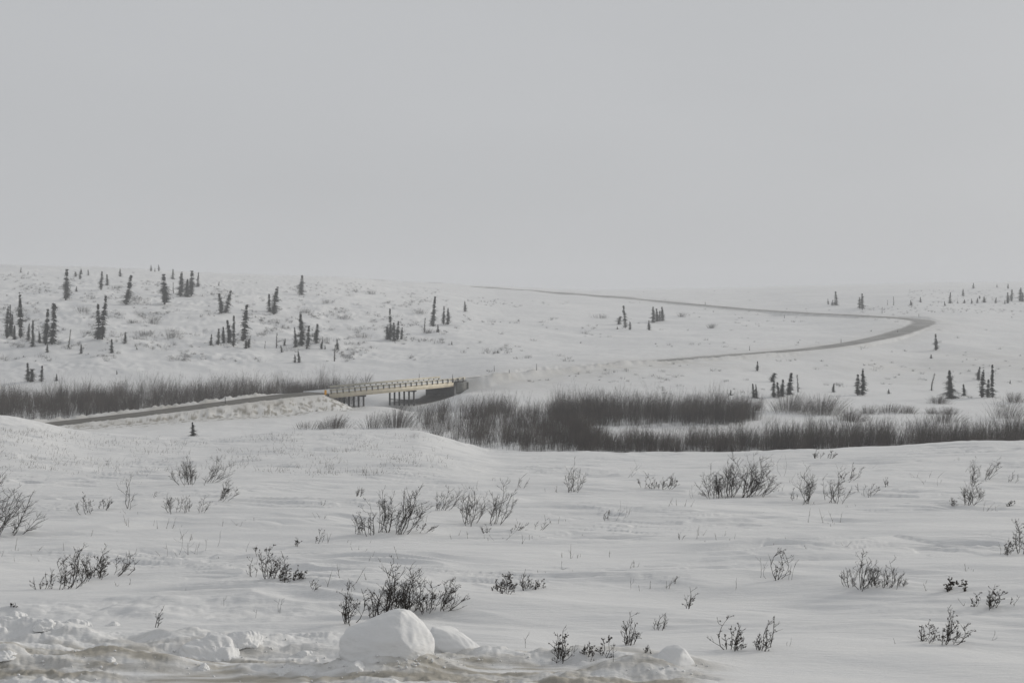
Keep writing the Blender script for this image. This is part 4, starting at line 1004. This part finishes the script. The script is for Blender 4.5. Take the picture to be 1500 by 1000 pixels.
def build_scrub():
    g = np.random.RandomState(77)
    px = g.uniform(-20, 880, 7800); py = g.uniform(398, 530, 7800)
    sky = np.interp(px, [0, 150, 300, 450, 540, 700, 820, 900], [391, 394, 402, 408, 411, 420, 429, 436])
    f = noise(px / 60, py / 18, 81) + .5 * noise(px / 22, py / 9, 82)
    low = 1 - sstep(515, 530, py) + 0 * px
    k = (py > sky + 3) & (f + g.uniform(-.5, .5, len(px)) > .34 + .25 * sstep(560, 800, px) + .15 * sstep(500, 525, py))
    scrub("frosted_scrub", "frosted low scrub dotting the snowy hill above the willow belt", 21, px[k][:1250], py[k][:1250], .4, 1.5, 22, "scrub", .02, "scrub")
    px = np.concatenate([g.uniform(880, 1520, 900), g.uniform(1260, 1500, 70), g.uniform(1330, 1520, 160), g.uniform(700, 1000, 40)]); py = np.concatenate([g.uniform(424, 600, 900), g.normal(455, 2.5, 70), g.uniform(425, 450, 160), g.uniform(543, 560, 40)])
    f = noise(px / 70, py / 16, 83); k = (f + g.uniform(-.5, .5, len(px)) > .30); k[900:] = True
    scrub("frosted_scrub", "sparse frosted scrub on the gentle slope around the far road", 22, px[k], py[k], .4, 1.1, 18, "scrub", .02, "scrub")
    # tundra stems on the near field
    px = np.concatenate([g.uniform(-20, 660, 2600), g.uniform(-20, 1520, 300)]); py = np.concatenate([630 + 66 * g.uniform(0, 1, 2600) ** 1.6, g.uniform(665, 870, 300)])
    f = noise(px / 55, py / 14, 85); k = f + g.uniform(-.5, .5, len(px)) > .05
    cr = np.interp(px, CREST_X, CREST_Y); k &= py > cr + 1.5
    scrub("dry_tundra_grass", "thin dry stems poking through the snow of the near field", 23, px[k], py[k], .09, .38, 5, "straw", .005, "grass", .35, .5)
build_scrub()

KNOLLS = [ # notable frosted shrubs on the hill: px, base, w, h, label
    (121, 456, 20, 10, "round dusky frosted shrub on the hillside between two tall lone spruces"),
    (171, 422, 16, 6, "flat frosted shrub under two small spruces near the hill top"),
    (195, 473, 14, 7, "frosted shrub on the open slope below the leaning spruce"),
    (224, 474, 16, 11, "feathery frosted shrub on the open middle slope, upper of a scattered line"),
    (212, 492, 22, 10, "wide thin frosted shrub halfway down the hill slope"),
    (252, 495, 22, 14, "tall thin frosted shrub halfway down the hill slope"),
    (448, 458, 16, 9, "frosted shrub just above the spruce trio in mid slope"),
    (479, 444, 15, 7, "frosted shrub on the bare hill shoulder beside a lone spruce"),
    (544, 431, 14, 8, "frosted shrub high on the shoulder above the bridge"),
    (503, 467, 17, 8, "frosted shrub on the open slope above the five spruce clump"),
    (531, 494, 20, 8, "low wide frosted shrub level with the foot of the five spruce clump"),
    (615, 459, 14, 9, "frosted shrub beside the tall lone spruce above the bridge"),
    (627, 488, 12, 8, "frosted shrub around the small spruce under the tall lone one"),
    (880, 466, 20, 8, "frosted shrub patch beside the spire spruce near the far road"),
    (1042, 481, 8, 9, "lone frosted shrub inside the loop of the far road"),
    (998, 464, 12, 8, "frosted shrub under the far road, past the four spruce clump"),
]
def build_knolls():
    pts = at([b[0] for b in KNOLLS], [b[1] for b in KNOLLS])
    for k, ((px, yb, w, h, label), p) in enumerate(zip(KNOLLS, pts)):
        g = np.random.RandomState(500 + k); sc = p[1] / FOC; n = 110
        X = g.normal(0, .28, n) * w * sc; Y = g.normal(0, .25, n) * w * sc
        Z = height(p[0] + X, p[1] + Y) - p[2]
        V, Q = willow_arrays(np.stack([X, Y, Z], -1), h * sc * g.uniform(.5, 1.05, n), 500 + k, twigs=7, rad=.02, spread=.35)
        o = mesh_obj("frosted_shrub", V, Q, M["scrub"]); o.location = p
        tag(o, label, "shrub", "frosted shrubs on the hills")
build_knolls()
build_spruces()
build_shrubs()

# ------------------------------------------------------------------ roadside posts
def delineator(p, h, label, sc=1.0):
    root = empty("delineator_post", p)
    mb = MB(); w = .075 * sc
    mb.box([(-w, -.03, -.3), (w, -.03, -.3), (w, .03, -.3), (-w, .03, -.3), (-w * .8, -.025, h), (w * .8, -.025, h), (w * .8, .025, h), (-w * .8, .025, h)]); mb.build("post", M["dark"], root)
    mb = MB(); w *= .75
    mb.box([(-w, -.045, h * .82), (w, -.045, h * .82), (w, -.032, h * .82), (-w, -.032, h * .82), (-w, -.045, h * .93), (w, -.045, h * .93), (w, -.032, h * .93), (-w, -.032, h * .93)]); mb.build("reflector", M["white"], root)
    tag(root, label, "post", "roadside delineator posts")
for px, yb, hpx, label in (
    (330, 592, 13, "dark delineator post beside the road before the bridge"),
    (724, 544, 9, "thin dark post on the snowy bank just past the bridge"),
    (786, 542.5, 10, "thin dark post on the snowy bank farther along from the bridge"),
    (746, 546, 5, "short stub of a post between two thin posts past the bridge"),
    (1098, 513.5, 7, "marker post in the snow above the straight lower road"),
    (1232, 502, 6, "small post at the edge of the lower road before the bend"),
    (1315, 487, 4, "tiny post where the lower road starts to bend"),
    (1149, 466, 5, "tiny post in the snow below the upper road"),
    (1346, 464, 5, "tiny post above the outer edge of the road bend"),
    (1033, 447, 5, "tiny post beside the upper far road"),
):
    p = at(px, yb)[0]; delineator(p, hpx / FOC * p[1], label, max(1.0, p[1] / 420))
def on_bridge(px, t):
    ss = np.linspace(-5, BL + 8, 600); q = np.array([bridge_pt(s, t, 0) for s in ss]); x = 750 + q[:, 0] / q[:, 1] * FOC
    return q[int(np.argmin(np.abs(x - px)))]
delineator(on_bridge(614, 9.5), 1.9, "dark post on the far side of the bridge deck")
delineator(on_bridge(663, -.55), 1.9, "dark post at the end of the near guardrail beside the wing wall")
def object_marker():
    p = on_bridge(476.5, -.9); p[2] = float(height(p[0:1], p[1:2])[0])
    root = empty("object_marker", p)
    mb = MB(); mb.tube([(0, 0, -.4), (0, 0, 1.5)], .05, 5); mb.build("post", M["dark"], root)
    mb = MB(); w = .26
    mb.box([(-w, -.09, .35), (w, -.09, .35), (w, -.06, .35), (-w, -.06, .35), (-w, -.09, 1.45), (w, -.09, 1.45), (w, -.06, 1.45), (-w, -.06, 1.45)]); mb.build("panel", M["marker"], root)
    tag(root, "amber yellow marker panel on a post before the bridge guardrail", "marker")
object_marker()

# ------------------------------------------------------------------ ploughed snow chunks
import bmesh
def chunk(px, yb, pts, label, seed, rough=.02, lev=4, dirty=False, sub=0.012):
    """pts: hull corners (px offset, depth in m, px height) at the chunk's place"""
    p = at(px, yb)[0]; sc = p[1] / FOC
    bm = bmesh.new()
    for x, y, z in pts: bm.verts.new((x * sc, y, z * sc))
    bmesh.ops.convex_hull(bm, input=list(bm.verts))
    for v in [v for v in bm.verts if not v.link_faces]: bm.verts.remove(v)
    bmesh.ops.triangulate(bm, faces=bm.faces[:])
    for it in range(lev):
        bmesh.ops.subdivide_edges(bm, edges=bm.edges[:], cuts=1, use_grid_fill=True)
        if it >= 1: bmesh.ops.smooth_vert(bm, verts=bm.verts[:], factor=.30, use_axis_x=True, use_axis_y=True, use_axis_z=True)
    bm.normal_update()
    co = np.array([v.co[:] for v in bm.verts]); no = np.array([v.normal[:] for v in bm.verts])
    size = np.ptp(co[:, 0])
    q = co / size
    dsp = noise(q[:, 0] * 3.1 + q[:, 1] * 2 + seed, q[:, 2] * 7 + q[:, 1] * 3 - q[:, 0], seed) * rough * 1.1 + noise(q[:, 0] * 8 + q[:, 1] * 7, q[:, 2] * 19 - q[:, 1] * 7, seed + 1) * rough * .5 + noise(q[:, 0] * 25, q[:, 2] * 45 + q[:, 1] * 31, seed + 2) * rough * .16
    for v, n, d in zip(bm.verts, no, dsp * size): v.co = v.co + Vector(n) * float(d)
    for f in bm.faces: f.smooth = True
    me = bpy.data.meshes.new("snow_chunk"); bm.to_mesh(me); bm.free(); me.materials.append(M["chunk"])
    o = bpy.data.objects.new("snow_chunk", me); COL.objects.link(o); o.location = p
    tag(o, label, "snow chunk", "ploughed snow chunks along the roadside bank")
def lump(w, h, dep, seed):
    r = random.Random(seed); P = []
    for k in range(9):
        a = k / 9 * 6.28 + r.uniform(-.3, .3); P.append((math.cos(a) * w * .62 * r.uniform(.8, 1.05), math.sin(a) * dep * .6, -h * .8))
    for k in range(9):
        a = r.uniform(0, 6.28); q = r.uniform(.3, 1); P.append((math.cos(a) * w * .44 * q, math.sin(a) * dep * .4 * q, h * r.uniform(.45, 1.0) * (1.15 - .5 * q)))
    P.append((r.uniform(-.12, .12) * w, 0, h))
    return P
chunk(563, 955, [(-70, .10, -16), (-70, .12, 18), (-62, .14, 27), (-66, .5, 18), (-36, .14, 37), (2, .22, 49), (20, .25, 53), (30, .6, 45), (46, .26, 40), (64, .28, 26), (71, .24, 12), (73, .2, -16), (22, .0, 26), (32, -.06, -16), (40, -.05, 10), (-36, .02, 16), (-50, .0, -16), (0, .9, 34), (60, .8, -16), (-60, .8, -16)], "largest smooth snow block in front of the tallest birch shrub", 3, .015, 5)
chunk(664, 954, [(-42, .1, -10), (-40, .05, 22), (-34, .2, 31), (-12, .1, 28), (14, .15, 20), (28, .05, 13), (44, .1, 2), (46, .1, -10), (0, -.10, -10), (20, -.08, 8), (-20, -.08, 9), (-10, .6, 20), (30, .55, -10), (-36, .6, -10)], "sloping snow block leaning on the largest block", 8, .014, 4)
chunk(988, 972, [(-36, .0, -8), (-31, .05, 6), (-14, .1, 20), (8, .12, 24), (14, .02, 22), (24, .1, 11), (36, .1, -8), (4, -.08, -8), (6, -.06, 12), (-24, -.06, -8), (0, .4, 12), (20, .4, -8)], "lone pyramid shaped snow block near dead stems on smooth snow", 14, .014, 4)
for px, yb, w, h, dep, lab in (
    (306, 944, 92, 26, .55, "long smooth snow heap with a crumbly crown behind the hollow"),
    (358, 934, 52, 18, .35, "snow chunk just behind the long smooth heap"),
    (14, 904, 58, 16, .45, "rounded snow lump at the frame edge under a leafy speck"),
    (66, 911, 34, 13, .3, "pointed white snow lump beside the rounded edge lump"),
    (112, 910, 36, 10, .25, "snow lump with a dusky hollow side on the back ridge"),
    (164, 913, 26, 9, .25, "small white snow lump at the end of the back ridge"),
    (8, 956, 30, 9, .25, "flat white snow lump low at the frame edge"),
    (163, 966, 14, 11, .12, "tiny tooth shaped snow chip standing on the dirty bank"),
    (298, 974, 18, 9, .14, "small snow fin on the dirty bank below the long heap"),
    (418, 977, 30, 12, .2, "pair of fused round snow knobs on the dirty bank"),
    (452, 985, 26, 10, .2, "low knobbly snow lump beside the fused knobs"),
    (521, 977, 34, 20, .25, "jagged crumbly snow lump in front of the largest block"),
    (447, 955, 28, 8, .2, "low snow crumb between the long heap and the largest block"),
):
    chunk(px, yb + 2, lump(w * 1.1, h * .62, dep, int(px)), lab, int(px) % 50, .055, 4)

def build_crumbs():
    g = np.random.RandomState(8)
    px = np.concatenate([g.normal(600, 70, 170), g.uniform(0, 760, 170), g.normal(330, 60, 90), g.normal(990, 40, 30)])
    py = np.concatenate([g.normal(966, 7, 170), g.normal(975, 12, 170), g.normal(946, 8, 90), g.normal(982, 5, 30)])
    P = at(px, np.clip(py, 915, 998)); mb = MB()
    ico = np.array([(0, 0, 1), (.9, 0, .2), (.2, .9, .1), (-.8, .4, .2), (-.6, -.7, .1), (.4, -.9, .2), (0, 0, -1)])
    F = [[0, 1, 2], [0, 2, 3], [0, 3, 4], [0, 4, 5], [0, 5, 1], [6, 2, 1], [6, 3, 2], [6, 4, 3], [6, 5, 4], [6, 1, 5]]
    for p in P:
        s_ = .003 + .018 * g.rand() ** 4; a = g.rand() * 6.28; c, d = math.cos(a), math.sin(a)
        V = ico * g.uniform(.6, 1.3, ico.shape) * s_
        mb.add(np.stack([V[:, 0] * c - V[:, 1] * d, V[:, 0] * d + V[:, 1] * c, V[:, 2] * .8], -1) + p + [0, 0, s_ * .2], None, F)
    o = mb.build("snow_crumbs", M["chunk"]); tag(o, "loose crumbs of broken snow scattered along the ploughed bank", "snow crumbs", kind="stuff")
build_crumbs()

# ------------------------------------------------------------------ haze, sky, sun
def build_haze():
    bm = bmesh.new(); bmesh.ops.create_cube(bm, size=1.0)
    lo, hi = ZMIN - 1.0, ZMAX + 16.0
    for v in bm.verts: v.co = Vector((v.co.x * 4400, v.co.y * 4400, lo if v.co.z < 0 else hi))
    me = bpy.data.meshes.new("haze"); bm.to_mesh(me); bm.free()
    m = bpy.data.materials.new("blowing_snow_haze"); m.use_nodes = True; nt = m.node_tree; nt.nodes.clear()
    out = nt.nodes.new("ShaderNodeOutputMaterial"); v = nt.nodes.new("ShaderNodeVolumePrincipled")
    v.inputs["Color"].default_value = (.93, .945, .97, 1); v.inputs["Density"].default_value = HAZE; v.inputs["Anisotropy"].default_value = 0.0
    nt.links.new(v.outputs["Volume"], out.inputs["Volume"])
    me.materials.append(m); o = bpy.data.objects.new("haze", me); COL.objects.link(o)
    tag(o, "thin haze of blowing snow filling the valley", "haze", kind="stuff")
HAZE = 0.00035
build_haze()
EL, AZ = math.radians(17), math.radians(58)       # sun height; azimuth from +Y towards +X
W = bpy.data.worlds.new("World"); SC.world = W; W.use_nodes = True
nt = W.node_tree; nt.nodes.clear()
out = nt.nodes.new("ShaderNodeOutputWorld"); bg = nt.nodes.new("ShaderNodeBackground"); sky = nt.nodes.new("ShaderNodeTexSky")
sky.sky_type = "NISHITA"; sky.sun_disc = False; sky.sun_elevation = EL; sky.sun_rotation = AZ; sky.dust_density = 4.0
hs = nt.nodes.new("ShaderNodeHueSaturation"); hs.inputs["Saturation"].default_value = 0.35
mx = nt.nodes.new("ShaderNodeMix"); mx.data_type = "RGBA"; mx.inputs["Factor"].default_value = 0.93
tc = nt.nodes.new("ShaderNodeTexCoord"); nz = nt.nodes.new("ShaderNodeTexNoise"); nz.inputs["Scale"].default_value = 1.6; nz.inputs["Detail"].default_value = 3
mpn = nt.nodes.new("ShaderNodeMapping"); mpn.inputs["Scale"].default_value = (1, 1, 3)
rp = nt.nodes.new("ShaderNodeValToRGB"); rp.color_ramp.elements[0].position = .3; rp.color_ramp.elements[1].position = .7
rp.color_ramp.elements[0].color = (4.66, 4.77, 4.93, 1); rp.color_ramp.elements[1].color = (5.18, 5.29, 5.46, 1)   # the even cloud deck
nt.links.new(tc.outputs["Generated"], mpn.inputs["Vector"]); nt.links.new(mpn.outputs["Vector"], nz.inputs["Vector"]); nt.links.new(nz.outputs["Fac"], rp.inputs["Fac"])
sp = nt.nodes.new("ShaderNodeSeparateXYZ"); nt.links.new(tc.outputs["Generated"], sp.inputs["Vector"])
zr = nt.nodes.new("ShaderNodeMapRange"); zr.interpolation_type = "SMOOTHSTEP"
for k_, v_ in (("From Min", .25), ("From Max", .95), ("To Min", 1.0), ("To Max", .80)): zr.inputs[k_].default_value = v_
nt.links.new(sp.outputs["Z"], zr.inputs["Value"])
ml = nt.nodes.new("ShaderNodeMix"); ml.data_type = "RGBA"; ml.blend_type = "MULTIPLY"; ml.inputs["Factor"].default_value = 1.0
nt.links.new(rp.outputs["Color"], ml.inputs["A"]); nt.links.new(zr.outputs["Result"], ml.inputs["B"])
nt.links.new(sky.outputs["Color"], hs.inputs["Color"]); nt.links.new(hs.outputs["Color"], mx.inputs["A"]); nt.links.new(ml.outputs["Result"], mx.inputs["B"])
nt.links.new(mx.outputs["Result"], bg.inputs["Color"]); bg.inputs["Strength"].default_value = 0.1
nt.links.new(bg.outputs["Background"], out.inputs["Surface"])
sun_d = bpy.data.lights.new("sun", "SUN"); sun = bpy.data.objects.new("sun", sun_d); COL.objects.link(sun)
sun_d.energy = 2.0; sun_d.angle = math.radians(11); sun_d.color = (1.0, .95, .87)
dirv = Vector((math.sin(AZ) * math.cos(EL), math.cos(AZ) * math.cos(EL), math.sin(EL)))
sun.rotation_euler = dirv.to_track_quat("Z", "Y").to_euler()

SC.view_settings.view_transform = "Standard"; SC.view_settings.look = "None"; SC.view_settings.exposure = 0.0; SC.view_settings.gamma = 1.0
SC.cycles.volume_bounces = 2; SC.cycles.max_bounces = 6; SC.cycles.diffuse_bounces = 3

SC.cycles.use_denoising = True; SC.cycles.sample_clamp_indirect = 1.0
W.cycles.sampling_method = 'NONE'       # an even sky is best found by the surfaces' own rays
